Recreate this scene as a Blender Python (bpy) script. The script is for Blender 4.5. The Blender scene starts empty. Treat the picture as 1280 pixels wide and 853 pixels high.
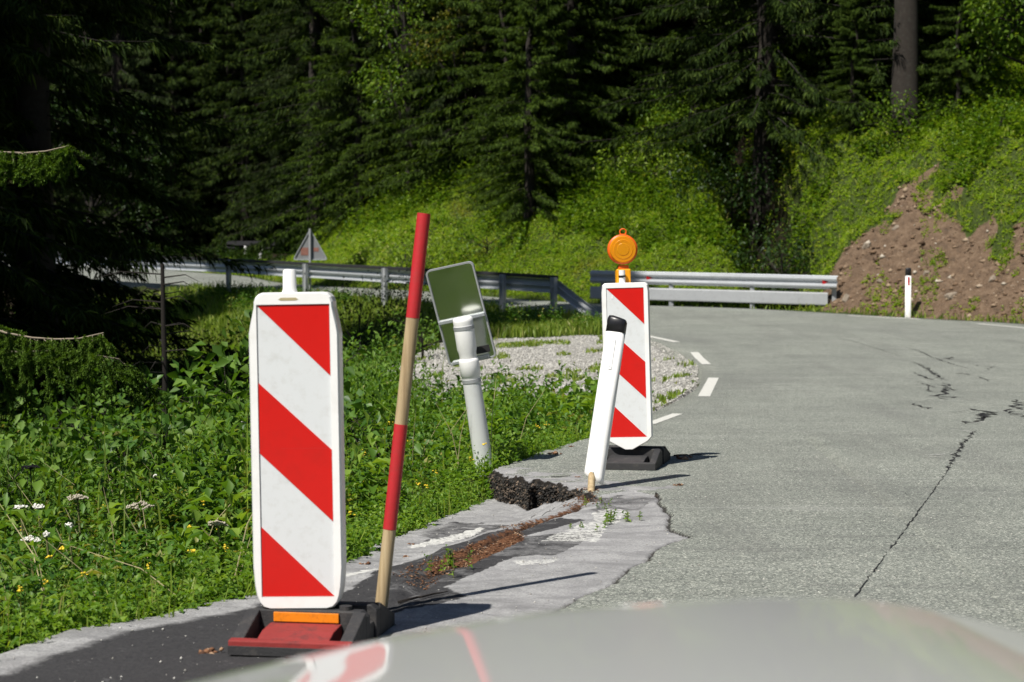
import bpy, math, random
import numpy as np
from mathutils import Vector, Matrix

SC = bpy.context.scene
COL = SC.collection
F = 2300.0                      # focal length in pixels of the 1280 wide photograph
H = 1.226                       # eye height above the road
TH = math.atan(71.5 / F)        # downward tilt

# ------------------------------------------------------------------ camera
cd = bpy.data.cameras.new('camera')
cam = bpy.data.objects.new('camera', cd)
COL.objects.link(cam)
cd.sensor_width = 36
cd.lens = F / 1280 * 36
cd.clip_start = 0.05
cd.clip_end = 2000
cam.location = (0, 0, H)
cam.rotation_euler = (math.pi / 2 - TH, 0, 0)
cd.dof.use_dof = True
cd.dof.focus_distance = 10.0
cd.dof.aperture_fstop = 5.0
SC.camera = cam

# ------------------------------------------------------------------ light
SUN = Vector((-0.45, -0.58, 1.0)).normalized()
w = bpy.data.worlds.new('World')
SC.world = w
w.use_nodes = True
nt = w.node_tree
sky = nt.nodes.new('ShaderNodeTexSky')
sky.sky_type = 'NISHITA'
sky.sun_disc = False
sky.sun_elevation = math.asin(SUN.z)
sky.sun_rotation = math.atan2(SUN.x, SUN.y)
sky.altitude = 1000
bg = nt.nodes['Background']
bg.inputs['Strength'].default_value = 0.05
nt.links.new(sky.outputs[0], bg.inputs[0])
ld = bpy.data.lights.new('sun', 'SUN')
ld.energy = 4.6
ld.angle = math.radians(0.53)
ld.color = (1.0, 0.95, 0.87)
sun = bpy.data.objects.new('sun', ld)
sun.rotation_euler = SUN.to_track_quat('Z', 'Y').to_euler()
COL.objects.link(sun)
SC.view_settings.view_transform = 'Standard'
SC.view_settings.look = 'None'
SC.view_settings.exposure = 0.42
SC.view_settings.gamma = 1.0
try:
    SC.cycles.max_bounces = 6
    SC.cycles.transparent_max_bounces = 8
    SC.cycles.use_denoising = True
except Exception:
    pass

rng = np.random.default_rng(11)
random.seed(4)

# ------------------------------------------------------------------ helpers
def tag(o, label=None, cat=None, group=None, kind=None):
    if label: o['label'] = label
    if cat: o['category'] = cat
    if group: o['group'] = group
    if kind: o['kind'] = kind
    return o

def empty(name, loc=(0, 0, 0), rot=(0, 0, 0)):
    o = bpy.data.objects.new(name, None)
    o.empty_display_size = 0.2
    o.location = loc
    o.rotation_euler = rot
    COL.objects.link(o)
    return o

def mesh_np(name, V, faces, mat, parent=None, smooth=False, attrs=None, mats=None, fm=None):
    """faces: list of (n,k) int arrays"""
    me = bpy.data.meshes.new(name)
    V = np.asarray(V, dtype=np.float32)
    me.vertices.add(len(V))
    me.vertices.foreach_set('co', V.ravel())
    loops = np.concatenate([np.asarray(f, dtype=np.int32).ravel() for f in faces])
    tot = np.concatenate([np.full(len(f), np.asarray(f).shape[1], dtype=np.int32) for f in faces])
    st = np.concatenate([[0], np.cumsum(tot)[:-1]]).astype(np.int32)
    me.loops.add(len(loops))
    me.loops.foreach_set('vertex_index', loops)
    me.polygons.add(len(tot))
    me.polygons.foreach_set('loop_start', st)
    me.polygons.foreach_set('loop_total', tot)
    if smooth:
        me.polygons.foreach_set('use_smooth', np.ones(len(tot), dtype=bool))
    if mats:
        for m in mats: me.materials.append(m)
        if fm is not None: me.polygons.foreach_set('material_index', np.asarray(fm, dtype=np.int32))
    elif mat: me.materials.append(mat)
    me.update(calc_edges=True)
    if attrs:
        for k, a in attrs.items():
            at = me.color_attributes.new(k, 'FLOAT_COLOR', 'POINT')
            c = np.ones((len(V), 4), dtype=np.float32)
            c[:, :a.shape[1]] = a
            at.data.foreach_set('color', c.ravel())
    o = bpy.data.objects.new(name, me)
    COL.objects.link(o)
    if parent: o.parent = parent
    return o

class MB:
    """small mesh collector"""
    def __init__(s): s.v = []; s.f = []
    def add(s, vs, fs):
        b = len(s.v)
        s.v += [tuple(v) for v in vs]
        s.f += [tuple(i + b for i in f) for f in fs]
        return s
    def box(s, x0, x1, y0, y1, z0, z1, M=None):
        vs = [Vector((x, y, z)) for x in (x0, x1) for y in (y0, y1) for z in (z0, z1)]
        if M: vs = [M @ v for v in vs]
        return s.add(vs, [(0, 1, 3, 2), (4, 6, 7, 5), (0, 4, 5, 1), (2, 3, 7, 6), (0, 2, 6, 4), (1, 5, 7, 3)])
    def tube(s, pts, rad, n=12, cap=True):
        pts = [Vector(p) for p in pts]
        if not hasattr(rad, '__len__'): rad = [rad] * len(pts)
        rings = []
        ref = Vector((0.31, 0.87, 0.4)).normalized()
        for i, p in enumerate(pts):
            d = (pts[min(i + 1, len(pts) - 1)] - pts[max(i - 1, 0)]).normalized()
            a = d.cross(ref)
            if a.length < 0.1: a = d.cross(Vector((1, 0, 0)))
            a.normalize(); b = d.cross(a)
            rings.append([p + (a * math.cos(2 * math.pi * k / n) + b * math.sin(2 * math.pi * k / n)) * rad[i] for k in range(n)])
        vs = [v for r in rings for v in r]
        fs = []
        for i in range(len(pts) - 1):
            for k in range(n):
                k2 = (k + 1) % n
                fs.append((i * n + k, i * n + k2, (i + 1) * n + k2, (i + 1) * n + k))
        if cap:
            m = len(vs); vs += rings[0] + rings[-1]
            fs.append(tuple(m + k for k in range(n))[::-1]); fs.append(tuple(m + n + k for k in range(n)))
        return s.add(vs, fs)
    def prism(s, poly, y0, y1, M=None):
        """poly of (x,z), extruded in y"""
        n = len(poly)
        vs = [Vector((x, y0, z)) for x, z in poly] + [Vector((x, y1, z)) for x, z in poly]
        if M: vs = [M @ v for v in vs]
        fs = [tuple(range(n)), tuple(range(2 * n - 1, n - 1, -1))]
        fs += [(i, i + n, (i + 1) % n + n, (i + 1) % n) for i in range(n)]
        return s.add(vs, fs)
    def build(s, name, mat, parent=None, smooth=False, bevel=0, seg=2):
        me = bpy.data.meshes.new(name)
        me.from_pydata(s.v, [], s.f)
        me.materials.append(mat)
        if smooth:
            for p in me.polygons: p.use_smooth = len(p.vertices) == 4
        import bmesh
        bm = bmesh.new(); bm.from_mesh(me)
        bmesh.ops.recalc_face_normals(bm, faces=bm.faces[:])
        if bevel:
            es = [e for e in bm.edges if len(e.link_faces) == 2 and e.calc_face_angle(0) > 0.35]
            bmesh.ops.bevel(bm, geom=es, offset=bevel, segments=seg, profile=0.5, affect='EDGES', clamp_overlap=True)
        bm.to_mesh(me); bm.free()
        o = bpy.data.objects.new(name, me)
        COL.objects.link(o)
        if parent: o.parent = parent
        return o

def copy_tree(o, parent=None):
    c = o.copy(); COL.objects.link(c)
    if parent: c.parent = parent
    for ch in list(o.children): copy_tree(ch, c)
    return c

def nrm(a): return a / np.maximum(np.linalg.norm(a, axis=-1, keepdims=True), 1e-9)

def ray(px, py):
    f = Vector((0, math.cos(TH), -math.sin(TH))); u = Vector((0, math.sin(TH), math.cos(TH)))
    return f * F + Vector((1, 0, 0)) * (px - 640) - u * (py - 426.5)
def P(px, py, d):
    r = ray(px, py); return Vector((0, 0, H)) + r * (d / r.y)
def G(px, py, z=None):
    r = ray(px, py)
    if z is not None:
        t = (z - H) / r.z; return Vector((0, 0, H)) + r * t
    d = 4.0
    while d < 120:
        p = P(px, py, d)
        if p.z <= zr(d): return p
        d *= 1.004
    return P(px, py, 120)

def sm(x, a=0.0, b=1.0):
    t = np.clip((x - a) / (b - a), 0, 1); return t * t * (3 - 2 * t)

# value noise for shapes
_perm = np.random.default_rng(3).random((256, 256))
def vnoise(x, y, s=1.0):
    x = np.asarray(x) * s + 71.3; y = np.asarray(y) * s + 37.7
    xi = np.floor(x).astype(int); yi = np.floor(y).astype(int)
    fx = x - xi; fy = y - yi
    fx = fx * fx * (3 - 2 * fx); fy = fy * fy * (3 - 2 * fy)
    g = lambda a, b: _perm[a & 255, b & 255]
    return (g(xi, yi) * (1 - fx) + g(xi + 1, yi) * fx) * (1 - fy) + (g(xi, yi + 1) * (1 - fx) + g(xi + 1, yi + 1) * fx) * fy
def fbm(x, y, s=1.0, o=4):
    r = 0; a = 0.5
    for i in range(o):
        r = r + a * (vnoise(x, y, s) - 0.5); s *= 2.07; a *= 0.5
    return r

# ------------------------------------------------------------------ materials
class NT:
    def __init__(s, name):
        s.m = bpy.data.materials.new(name); s.m.use_nodes = True
        s.t = s.m.node_tree; s.b = s.t.nodes['Principled BSDF']; s.out = s.t.nodes['Material Output']
    def n(s, ty, **kw):
        nd = s.t.nodes.new(ty)
        for k, v in kw.items():
            if k.startswith('i_'):
                key = k[2:]
                key = int(key) if key.isdigit() else key
                nd.inputs[key].default_value = v
            else: setattr(nd, k, v)
        return nd
    def l(s, a, b): s.t.links.new(a, b)
    def pos(s): return s.n('ShaderNodeNewGeometry').outputs['Position']
    def noise(s, scale, detail=3, rough=0.55, vec=None, dist=0):
        nd = s.n('ShaderNodeTexNoise'); nd.inputs['Scale'].default_value = scale
        nd.inputs['Detail'].default_value = detail; nd.inputs['Roughness'].default_value = rough
        nd.inputs['Distortion'].default_value = dist
        s.l(vec if vec is not None else s.pos(), nd.inputs['Vector']); return nd.outputs['Fac']
    def ramp(s, fac, stops):
        nd = s.n('ShaderNodeValToRGB'); cr = nd.color_ramp
        while len(cr.elements) < len(stops): cr.elements.new(0.5)
        for e, (p, c) in zip(cr.elements, stops):
            e.position = p
            if not hasattr(c, '__len__'): c = (c, c, c)
            e.color = (*c, 1)
        s.l(fac, nd.inputs['Fac']); return nd.outputs['Color']
    def mix(s, fac, a, b, mode='MIX'):
        nd = s.n('ShaderNodeMix', data_type='RGBA', blend_type=mode)
        for i, v in ((0, fac), (6, a), (7, b)):
            if hasattr(v, 'is_linked') or hasattr(v, 'links'): s.l(v, nd.inputs[i])
            else:
                nd.inputs[i].default_value = v if i == 0 else ((*v, 1) if hasattr(v, '__len__') else (v, v, v, 1))
        return nd.outputs[2]
    def math(s, op, a, b=0.5, clamp=False):
        nd = s.n('ShaderNodeMath', operation=op); nd.use_clamp = clamp
        for i, v in ((0, a), (1, b)):
            if hasattr(v, 'links'): s.l(v, nd.inputs[i])
            else: nd.inputs[i].default_value = v
        return nd.outputs[0]
    def color(s, c):
        if hasattr(c, 'links'): s.l(c, s.b.inputs['Base Color'])
        else: s.b.inputs['Base Color'].default_value = (*c, 1)
        return s
    def set(s, **kw):
        for k, v in kw.items():
            inp = s.b.inputs[k.replace('_', ' ')]
            if hasattr(v, 'links'): s.l(v, inp)
            else: inp.default_value = v
        return s
    def bump(s, h, strength=0.3, dist=0.01):
        nd = s.n('ShaderNodeBump'); nd.inputs['Strength'].default_value = strength; nd.inputs['Distance'].default_value = dist
        s.l(h, nd.inputs['Height']); s.l(nd.outputs[0], s.b.inputs['Normal']); return s

def plain(name, c, rough=0.5, metal=0.0, var=0.12, scale=9.0, dirt=None, dirt_amt=0.0, bump=0.0, bscale=60):
    m = NT(name)
    tc = m.n('ShaderNodeTexCoord').outputs['Object']
    nz = m.noise(scale, 5, 0.6, vec=tc)
    col = m.mix(nz, tuple(x * (1 - var) for x in c), tuple(min(1, x * (1 + var)) for x in c))
    if dirt:
        f = m.ramp(m.noise(scale * 1.7, 8, 0.7, vec=tc), [(0.5, 0.0), (0.78, 1.0)])
        f2 = m.math('MULTIPLY', f, dirt_amt)
        col = m.mix(f2, col, dirt)
    m.color(col).set(Roughness=rough, Metallic=metal)
    if bump: m.bump(m.noise(bscale, 4, 0.6, vec=tc), bump, 0.004)
    return m.m

def leafmat(name, stops, transl=0.3, rough=0.45, spec=0.22, patch=None):
    m = NT(name)
    g = m.n('ShaderNodeNewGeometry')
    r = m.ramp(g.outputs['Random Per Island'], stops)
    nz = m.noise(0.9, 3, 0.6)
    r = m.mix(m.ramp(nz, [(0.35, 0.0), (0.65, 1.0)]), m.mix(1.0, r, (0.72, 0.78, 0.65), 'MULTIPLY'), r)
    if patch:
        pf = m.ramp(m.noise(patch[0], 4, 0.6), [(patch[1], 0.0), (patch[1] + 0.08, 1.0)])
        r = m.mix(m.math('MULTIPLY', pf, patch[3]), r, patch[2])
    m.color(r).set(Roughness=rough)
    m.b.inputs['Specular IOR Level'].default_value = spec
    tr = m.n('ShaderNodeBsdfTranslucent')
    m.l(m.mix(1.0, r, (1.5, 1.5, 0.45), 'MULTIPLY'), tr.inputs['Color'])
    mx = m.n('ShaderNodeMixShader'); mx.inputs[0].default_value = transl
    m.l(m.b.outputs[0], mx.inputs[1]); m.l(tr.outputs[0], mx.inputs[2]); m.l(mx.outputs[0], m.out.inputs['Surface'])
    return m.m

# asphalt: coarse chippings
def asphalt(name, attr=False):
    m = NT(name)
    pos = m.pos()
    vo = m.n('ShaderNodeTexVoronoi'); vo.inputs['Scale'].default_value = 135; m.l(pos, vo.inputs['Vector'])
    g = m.n('ShaderNodeSeparateColor'); m.l(vo.outputs['Color'], g.inputs[0])
    fine = m.noise(240, 3, 0.7)
    chips = m.ramp(g.outputs[0], [(0.0, (0.06, 0.064, 0.060)), (0.35, (0.145, 0.152, 0.144)), (0.75, (0.235, 0.24, 0.222)), (0.93, (0.36, 0.355, 0.325)), (1.0, (0.55, 0.54, 0.50))])
    chips = m.mix(m.math('MULTIPLY', m.ramp(fine, [(0.35, 1.0), (0.6, 0.0)]), 0.45), chips, (0.07, 0.07, 0.07))
    big = m.noise(0.7, 6, 0.65)
    col = m.mix(m.ramp(big, [(0.35, 0.0), (0.65, 1.0)]), m.mix(1.0, chips, (1.22, 1.28, 1.22), 'MULTIPLY'), m.mix(1.0, chips, (1.5, 1.56, 1.48), 'MULTIPLY'))
    # streaks along the wheel tracks
    mp = m.n('ShaderNodeMapping'); mp.inputs['Rotation'].default_value = (0, 0, 0.3); mp.inputs['Scale'].default_value = (1.6, 0.22, 1)
    m.l(pos, mp.inputs['Vector'])
    st = m.noise(1.3, 5, 0.6, vec=mp.outputs[0])
    col = m.mix(m.math('MULTIPLY', m.ramp(st, [(0.5, 0.0), (0.7, 1.0)]), 0.28), col, (0.125, 0.125, 0.12))
    tr = m.noise(0.25, 5, 0.6, dist=0.8)
    col = m.mix(m.math('MULTIPLY', m.ramp(tr, [(0.48, 0.0), (0.62, 1.0)]), 0.30), col, (0.135, 0.14, 0.135))
    mp2 = m.n('ShaderNodeMapping'); mp2.inputs['Rotation'].default_value = (0, 0, -0.12); mp2.inputs['Scale'].default_value = (0.5, 5.0, 1)
    m.l(pos, mp2.inputs['Vector'])
    s3 = m.noise(1.1, 7, 0.72, vec=mp2.outputs[0], dist=0.4)
    col = m.mix(m.math('MULTIPLY', m.ramp(s3, [(0.54, 0.0), (0.66, 1.0)]), 0.38), col, (0.12, 0.122, 0.118))
    col = m.mix(m.math('MULTIPLY', m.ramp(s3, [(0.34, 1.0), (0.44, 0.0)]), 0.22), col, (0.46, 0.46, 0.44))
    sp = m.noise(5.5, 7, 0.8)
    col = m.mix(m.math('MULTIPLY', m.ramp(sp, [(0.60, 0.0), (0.72, 1.0)]), 0.5), col, (0.10, 0.10, 0.095))
    h = m.math('ADD', g.outputs[0], fine)
    rough = 0.88
    if attr:
        a = m.n('ShaderNodeVertexColor', layer_name='zone')
        sc_ = m.n('ShaderNodeSeparateColor'); m.l(a.outputs[0], sc_.inputs[0])
        pn = m.noise(95, 5, 0.75)
        dust_sheen = m.ramp(pn, [(0.3, (0.21, 0.21, 0.21)), (0.5, (0.36, 0.36, 0.362)), (0.72, (0.54, 0.54, 0.545))])  # pale road dust, lightened further to paint in the grazing sheen
        streak_map = m.n('ShaderNodeMapping'); streak_map.inputs['Rotation'].default_value = (0, 0, 0.5); streak_map.inputs['Scale'].default_value = (1, 1.8, 1)
        m.l(pos, streak_map.inputs['Vector'])
        sn = m.noise(2.4, 6, 0.65, vec=streak_map.outputs[0], dist=1.2)
        dust_sheen = m.mix(m.math('MULTIPLY', m.ramp(m.noise(3.5, 8, 0.8), [(0.46, 0.0), (0.60, 1.0)]), 0.42), dust_sheen, (0.20, 0.20, 0.205))
        dust_sheen = m.mix(m.math('MULTIPLY', m.ramp(sn, [(0.42, 0.0), (0.62, 1.0)]), 0.55), dust_sheen, (0.15, 0.15, 0.155))
        blot = m.noise(6, 7, 0.8)
        f0 = m.math('ADD', sc_.outputs[0], m.math('MULTIPLY', m.math('SUBTRACT', pn, 0.5), 0.5))
        f0 = m.ramp(f0, [(0.42, 0.0), (0.56, 1.0)])
        col = m.mix(f0, col, dust_sheen)
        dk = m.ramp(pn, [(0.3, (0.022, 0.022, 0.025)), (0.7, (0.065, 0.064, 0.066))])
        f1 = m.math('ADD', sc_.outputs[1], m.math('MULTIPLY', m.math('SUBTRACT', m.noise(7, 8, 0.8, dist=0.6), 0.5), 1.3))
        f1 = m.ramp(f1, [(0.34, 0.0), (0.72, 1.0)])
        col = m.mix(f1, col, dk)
        br = m.noise(60, 5, 0.8)
        brown = m.ramp(br, [(0.3, (0.03, 0.014, 0.008)), (0.5, (0.13, 0.055, 0.025)), (0.72, (0.30, 0.15, 0.075))])
        f2 = m.math('ADD', sc_.outputs[2], m.math('MULTIPLY', m.math('SUBTRACT', m.noise(24, 6, 0.8), 0.5), 1.1))
        f2 = m.ramp(f2, [(0.5, 0.0), (0.62, 1.0)])
        col = m.mix(f2, col, brown)
        b = m.n('ShaderNodeVertexColor', layer_name='zone2')
        s2 = m.n('ShaderNodeSeparateColor'); m.l(b.outputs[0], s2.inputs[0])
        f3 = m.ramp(m.math('ADD', s2.outputs[0], m.math('MULTIPLY', m.math('SUBTRACT', m.noise(38, 5, 0.8), 0.5), 1.0)), [(0.5, 0.0), (0.62, 1.0)])
        col = m.mix(f3, col, (0.62, 0.62, 0.59))
        blk = m.ramp(m.noise(35, 5, 0.8), [(0.4, (0.006, 0.006, 0.006)), (0.62, (0.03, 0.025, 0.02)), (0.78, (0.13, 0.09, 0.06))])
        col = m.mix(s2.outputs[1], col, blk)
    m.color(col).set(Roughness=rough)
    m.b.inputs['Specular IOR Level'].default_value = 0.25
    m.bump(h, 0.55, 0.006)
    return m.m

def terrain_mat():
    m = NT('terrain')
    a = m.n('ShaderNodeVertexColor', layer_name='zone')
    s = m.n('ShaderNodeSeparateColor'); m.l(a.outputs[0], s.inputs[0])
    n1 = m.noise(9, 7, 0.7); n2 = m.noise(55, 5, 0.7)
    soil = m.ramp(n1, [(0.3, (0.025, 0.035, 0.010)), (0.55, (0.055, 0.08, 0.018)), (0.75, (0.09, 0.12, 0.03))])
    vo = m.n('ShaderNodeTexVoronoi'); vo.inputs['Scale'].default_value = 26; m.l(m.pos(), vo.inputs['Vector'])
    vs = m.n('ShaderNodeSeparateColor'); m.l(vo.outputs['Color'], vs.inputs[0])
    grav = m.ramp(vs.outputs[0], [(0.0, (0.20, 0.19, 0.175)), (0.5, (0.38, 0.37, 0.35)), (1.0, (0.62, 0.61, 0.58))])
    grav = m.mix(m.ramp(m.noise(1.6, 6, 0.7), [(0.56, 0.0), (0.72, 0.6)]), grav, (0.14, 0.145, 0.07))
    dirt = m.ramp(m.noise(5, 8, 0.75), [(0.30, (0.035, 0.022, 0.013)), (0.48, (0.125, 0.078, 0.046)), (0.62, (0.20, 0.135, 0.085)), (0.78, (0.30, 0.225, 0.155))])
    dirt = m.mix(m.ramp(n2, [(0.4, 0.0), (0.75, 0.55)]), dirt, (0.30, 0.24, 0.19))
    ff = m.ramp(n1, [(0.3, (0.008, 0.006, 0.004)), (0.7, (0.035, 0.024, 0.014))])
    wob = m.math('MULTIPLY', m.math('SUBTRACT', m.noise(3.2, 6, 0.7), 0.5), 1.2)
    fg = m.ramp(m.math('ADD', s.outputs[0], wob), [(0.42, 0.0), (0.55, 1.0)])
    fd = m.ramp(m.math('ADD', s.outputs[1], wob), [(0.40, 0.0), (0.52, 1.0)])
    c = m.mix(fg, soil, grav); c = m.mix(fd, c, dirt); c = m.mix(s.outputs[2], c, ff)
    m.color(c).set(Roughness=0.95)
    m.b.inputs['Specular IOR Level'].default_value = 0.15
    m.bump(m.math('ADD', n1, n2), 0.8, 0.05)
    return m.m

M = {}
M['terrain'] = terrain_mat()
M['asphalt'] = asphalt('asphalt')
M['asphalt_old'] = asphalt('asphalt_broken', attr=True)
M['white_plastic'] = plain('white_plastic', (0.90, 0.90, 0.89), 0.32, var=0.02, scale=5, dirt=(0.55, 0.53, 0.47), dirt_amt=0.25)
M['film_white'] = plain('white_film', (0.71, 0.735, 0.75), 0.28, var=0.025, scale=14, dirt=(0.45, 0.44, 0.40), dirt_amt=0.4)
M['film_red'] = plain('red_film', (0.62, 0.011, 0.008), 0.26, var=0.05, scale=7, dirt=(0.40, 0.02, 0.015), dirt_amt=0.3)
M['paint_red'] = plain('red_paint', (0.50, 0.022, 0.028), 0.5, var=0.14, scale=18, dirt=(0.34, 0.05, 0.04), dirt_amt=0.6, bump=0.15)
M['rubber_red'] = plain('red_rubber', (0.24, 0.022, 0.02), 0.75, var=0.3, scale=9, dirt=(0.035, 0.022, 0.022), dirt_amt=1.0, bump=0.5)
M['rubber'] = plain('black_rubber', (0.028, 0.028, 0.030), 0.72, var=0.3, scale=14, dirt=(0.10, 0.09, 0.08), dirt_amt=0.6, bump=0.6, bscale=120)
M['orange_strip'] = plain('orange_reflector', (0.80, 0.24, 0.01), 0.3, var=0.15, scale=40, dirt=(0.30, 0.10, 0.02), dirt_amt=0.7)
M['black_plastic'] = plain('black_plastic', (0.015, 0.015, 0.017), 0.33, var=0.1)
M['reflector_red'] = plain('red_reflector', (0.45, 0.006, 0.01), 0.25, var=0.1)
M['marking'] = plain('road_paint', (0.62, 0.62, 0.58), 0.7, var=0.12, scale=30, dirt=(0.25, 0.25, 0.24), dirt_amt=0.75, bump=0.3)
M['crack'] = plain('tar_crack', (0.014, 0.014, 0.015), 0.8, var=0.3, scale=40)
M['scuff'] = plain('road_scuff', (0.42, 0.42, 0.40), 0.9, var=0.2, scale=60)
M['bark'] = plain('bark', (0.022, 0.017, 0.013), 0.95, var=0.45, scale=6, dirt=(0.055, 0.055, 0.045), dirt_amt=0.6, bump=0.9, bscale=25)
M['bark_dark'] = plain('bark_dark', (0.012, 0.009, 0.007), 0.95, var=0.4, scale=10, bump=0.8)
M['bark_pale'] = plain('bark_pale', (0.24, 0.20, 0.15), 0.95, var=0.3, scale=14, bump=0.8)
M['stone'] = plain('stone', (0.24, 0.20, 0.155), 0.9, var=0.35, scale=7, dirt=(0.18, 0.12, 0.08), dirt_amt=0.7, bump=0.7)
M['gravel'] = None
def gravelmat(name, stops):
    m = NT(name); g = m.n('ShaderNodeNewGeometry')
    m.color(m.ramp(g.outputs['Random Per Island'], stops)).set(Roughness=0.9); return m.m
M['gravel'] = gravelmat('gravel', [(0, (0.26, 0.25, 0.225)), (0.35, (0.42, 0.41, 0.38)), (1, (0.58, 0.57, 0.53))])
M['debris'] = gravelmat('debris', [(0, (0.02, 0.01, 0.006)), (0.4, (0.13, 0.055, 0.025)), (0.8, (0.26, 0.13, 0.065)), (1, (0.40, 0.28, 0.18))])
M['tar_lump'] = gravelmat('tar_lump', [(0, (0.006, 0.006, 0.006)), (0.6, (0.03, 0.027, 0.024)), (0.85, (0.08, 0.06, 0.045)), (1, (0.20, 0.15, 0.11))])
M['root'] = plain('root', (0.10, 0.07, 0.045), 0.9, var=.4, scale=20)
M['dirtstones'] = gravelmat('dirt_stones', [(0, (0.07, 0.04, 0.022)), (0.5, (0.18, 0.115, 0.068)), (0.9, (0.31, 0.23, 0.155)), (1, (0.46, 0.42, 0.35))])

def wood():
    m = NT('weathered_wood')
    tc = m.n('ShaderNodeTexCoord').outputs['Object']
    mp = m.n('ShaderNodeMapping'); mp.inputs['Scale'].default_value = (60, 60, 2.5); m.l(tc, mp.inputs['Vector'])
    n = m.noise(1.0, 6, 0.6, vec=mp.outputs[0])
    c = m.ramp(n, [(0.3, (0.30, 0.21, 0.11)), (0.55, (0.46, 0.35, 0.20)), (0.75, (0.56, 0.45, 0.28))])
    c = m.mix(m.ramp(m.noise(7, 6, 0.7, vec=tc), [(0.52, 0.0), (0.75, 0.55)]), c, (0.2, 0.15, 0.09))
    m.color(c).set(Roughness=0.7).bump(n, 0.3, 0.002); return m.m
M['wood'] = wood()
def galv(name, base, rough):
    m = NT(name)
    tc = m.n('ShaderNodeTexCoord').outputs['Object']
    n = m.noise(3, 6, 0.7, vec=tc); n2 = m.noise(22, 4, 0.6, vec=tc)
    c = m.mix(n, tuple(x * 0.72 for x in base), base)
    c = m.mix(m.ramp(n2, [(0.55, 0.0), (0.8, 0.4)]), c, (0.16, 0.15, 0.14))
    m.color(c).set(Roughness=rough, Metallic=0.4).bump(n2, 0.1, 0.003); return m.m
M['galv'] = galv('galvanised_steel', (0.55, 0.58, 0.61), 0.42)
M['galv_matt'] = galv('galvanised_steel_matt', (0.50, 0.52, 0.54), 0.55)
M['dark_rail'] = plain('dark_weathered_rail', (0.018, 0.018, 0.021), 0.7, var=0.3, scale=4, dirt=(0.05, 0.045, 0.04), dirt_amt=0.5)
def mirrormat():
    m = NT('polished_sign_back')
    n = m.noise(9, 5, 0.6)
    m.color(m.mix(n, (0.60, 0.63, 0.58), (0.70, 0.72, 0.66))).set(Roughness=m.ramp(m.noise(5, 5, 0.7), [(0.3, 0.13), (0.7, 0.24)]), Metallic=1.0)
    return m.m
M['sign_back'] = mirrormat()
def lens():
    m = NT('amber_lens')
    m.color((1.0, 0.46, 0.015)).set(Roughness=0.16, IOR=1.45)
    m.b.inputs['Transmission Weight'].default_value = 0.25
    tc = m.n('ShaderNodeTexCoord').outputs['Object']
    sx = m.n('ShaderNodeSeparateXYZ'); m.l(tc, sx.inputs[0])
    wv = m.n('ShaderNodeTexWave', wave_type='RINGS', rings_direction='Y'); wv.inputs['Scale'].default_value = 45
    m.l(tc, wv.inputs['Vector'])
    m.bump(wv.outputs['Fac'], 0.3, 0.002)
    tr = m.n('ShaderNodeBsdfTranslucent'); tr.inputs['Color'].default_value = (1.0, 0.50, 0.03, 1)
    mx = m.n('ShaderNodeMixShader'); mx.inputs[0].default_value = 0.25
    m.l(m.b.outputs[0], mx.inputs[1]); m.l(tr.outputs[0], mx.inputs[2]); m.l(mx.outputs[0], m.out.inputs['Surface'])
    return m.m
M['lens'] = lens()
M['yellow_plastic'] = plain('yellow_plastic', (0.85, 0.36, 0.01), 0.4, var=0.08, scale=9)
M['orange_plastic'] = plain('orange_plastic', (0.80, 0.13, 0.01), 0.4, var=0.08, scale=9)
M['pipe'] = plain('grey_white_pipe', (0.66, 0.68, 0.68), 0.4, var=0.06, scale=4, dirt=(0.40, 0.38, 0.30), dirt_amt=0.35)
def paint():
    m = NT('silver_car_paint')
    n = m.noise(1500, 1, 0.5)
    m.color((0.78, 0.80, 0.79)).set(Roughness=0.3, Metallic=0.2)
    m.b.inputs['Coat Weight'].default_value = 1.0; m.b.inputs['Coat Roughness'].default_value = 0.035; m.b.inputs['Coat IOR'].default_value = 1.6
    return m.m
M['car'] = paint()
M['tyre'] = plain('tyre_rubber', (0.02, 0.02, 0.02), 0.8)
M['rim'] = galv('alloy', (0.6, 0.6, 0.6), 0.3)
M['glass'] = plain('headlight_glass', (0.6, 0.62, 0.63), 0.08, 0.3)
# foliage
M['herb'] = leafmat('herb_leaves', [(0, (0.045, 0.115, 0.020)), (0.4, (0.085, 0.19, 0.032)), (0.75, (0.15, 0.27, 0.055)), (0.93, (0.27, 0.36, 0.10)), (1, (0.38, 0.32, 0.12))], 0.35, 0.45, 0.35)
M['herb_dark'] = leafmat('herb_leaves_dark', [(0, (0.055, 0.12, 0.018)), (0.5, (0.11, 0.215, 0.032)), (1, (0.21, 0.33, 0.07))], 0.38, 0.52, 0.22)
M['edge_herb'] = leafmat('edge_leaves', [(0, (0.08, 0.17, 0.022)), (0.5, (0.15, 0.27, 0.036)), (1, (0.27, 0.39, 0.07))], 0.4, 0.45, 0.3)
M['bank_leaf'] = leafmat('bank_leaves', [(0, (0.10, 0.17, 0.015)), (0.35, (0.20, 0.31, 0.03)), (0.8, (0.30, 0.42, 0.06)), (1, (0.36, 0.36, 0.12))], 0.5, 0.5, 0.3, patch=(0.35, 0.62, (0.26, 0.21, 0.08), 0.5))
M['grass'] = leafmat('grass_blades', [(0, (0.13, 0.20, 0.025)), (0.5, (0.22, 0.32, 0.045)), (0.9, (0.34, 0.42, 0.08)), (1, (0.48, 0.43, 0.18))], 0.45, 0.5, 0.3)
M['needles'] = leafmat('spruce_needles', [(0, (0.010, 0.020, 0.005)), (0.55, (0.026, 0.048, 0.009)), (0.9, (0.06, 0.095, 0.018)), (1, (0.13, 0.18, 0.035))], 0.2, 0.6, 0.08)  # mostly dark stops; the rare bright ones paint in sunlit bits
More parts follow.
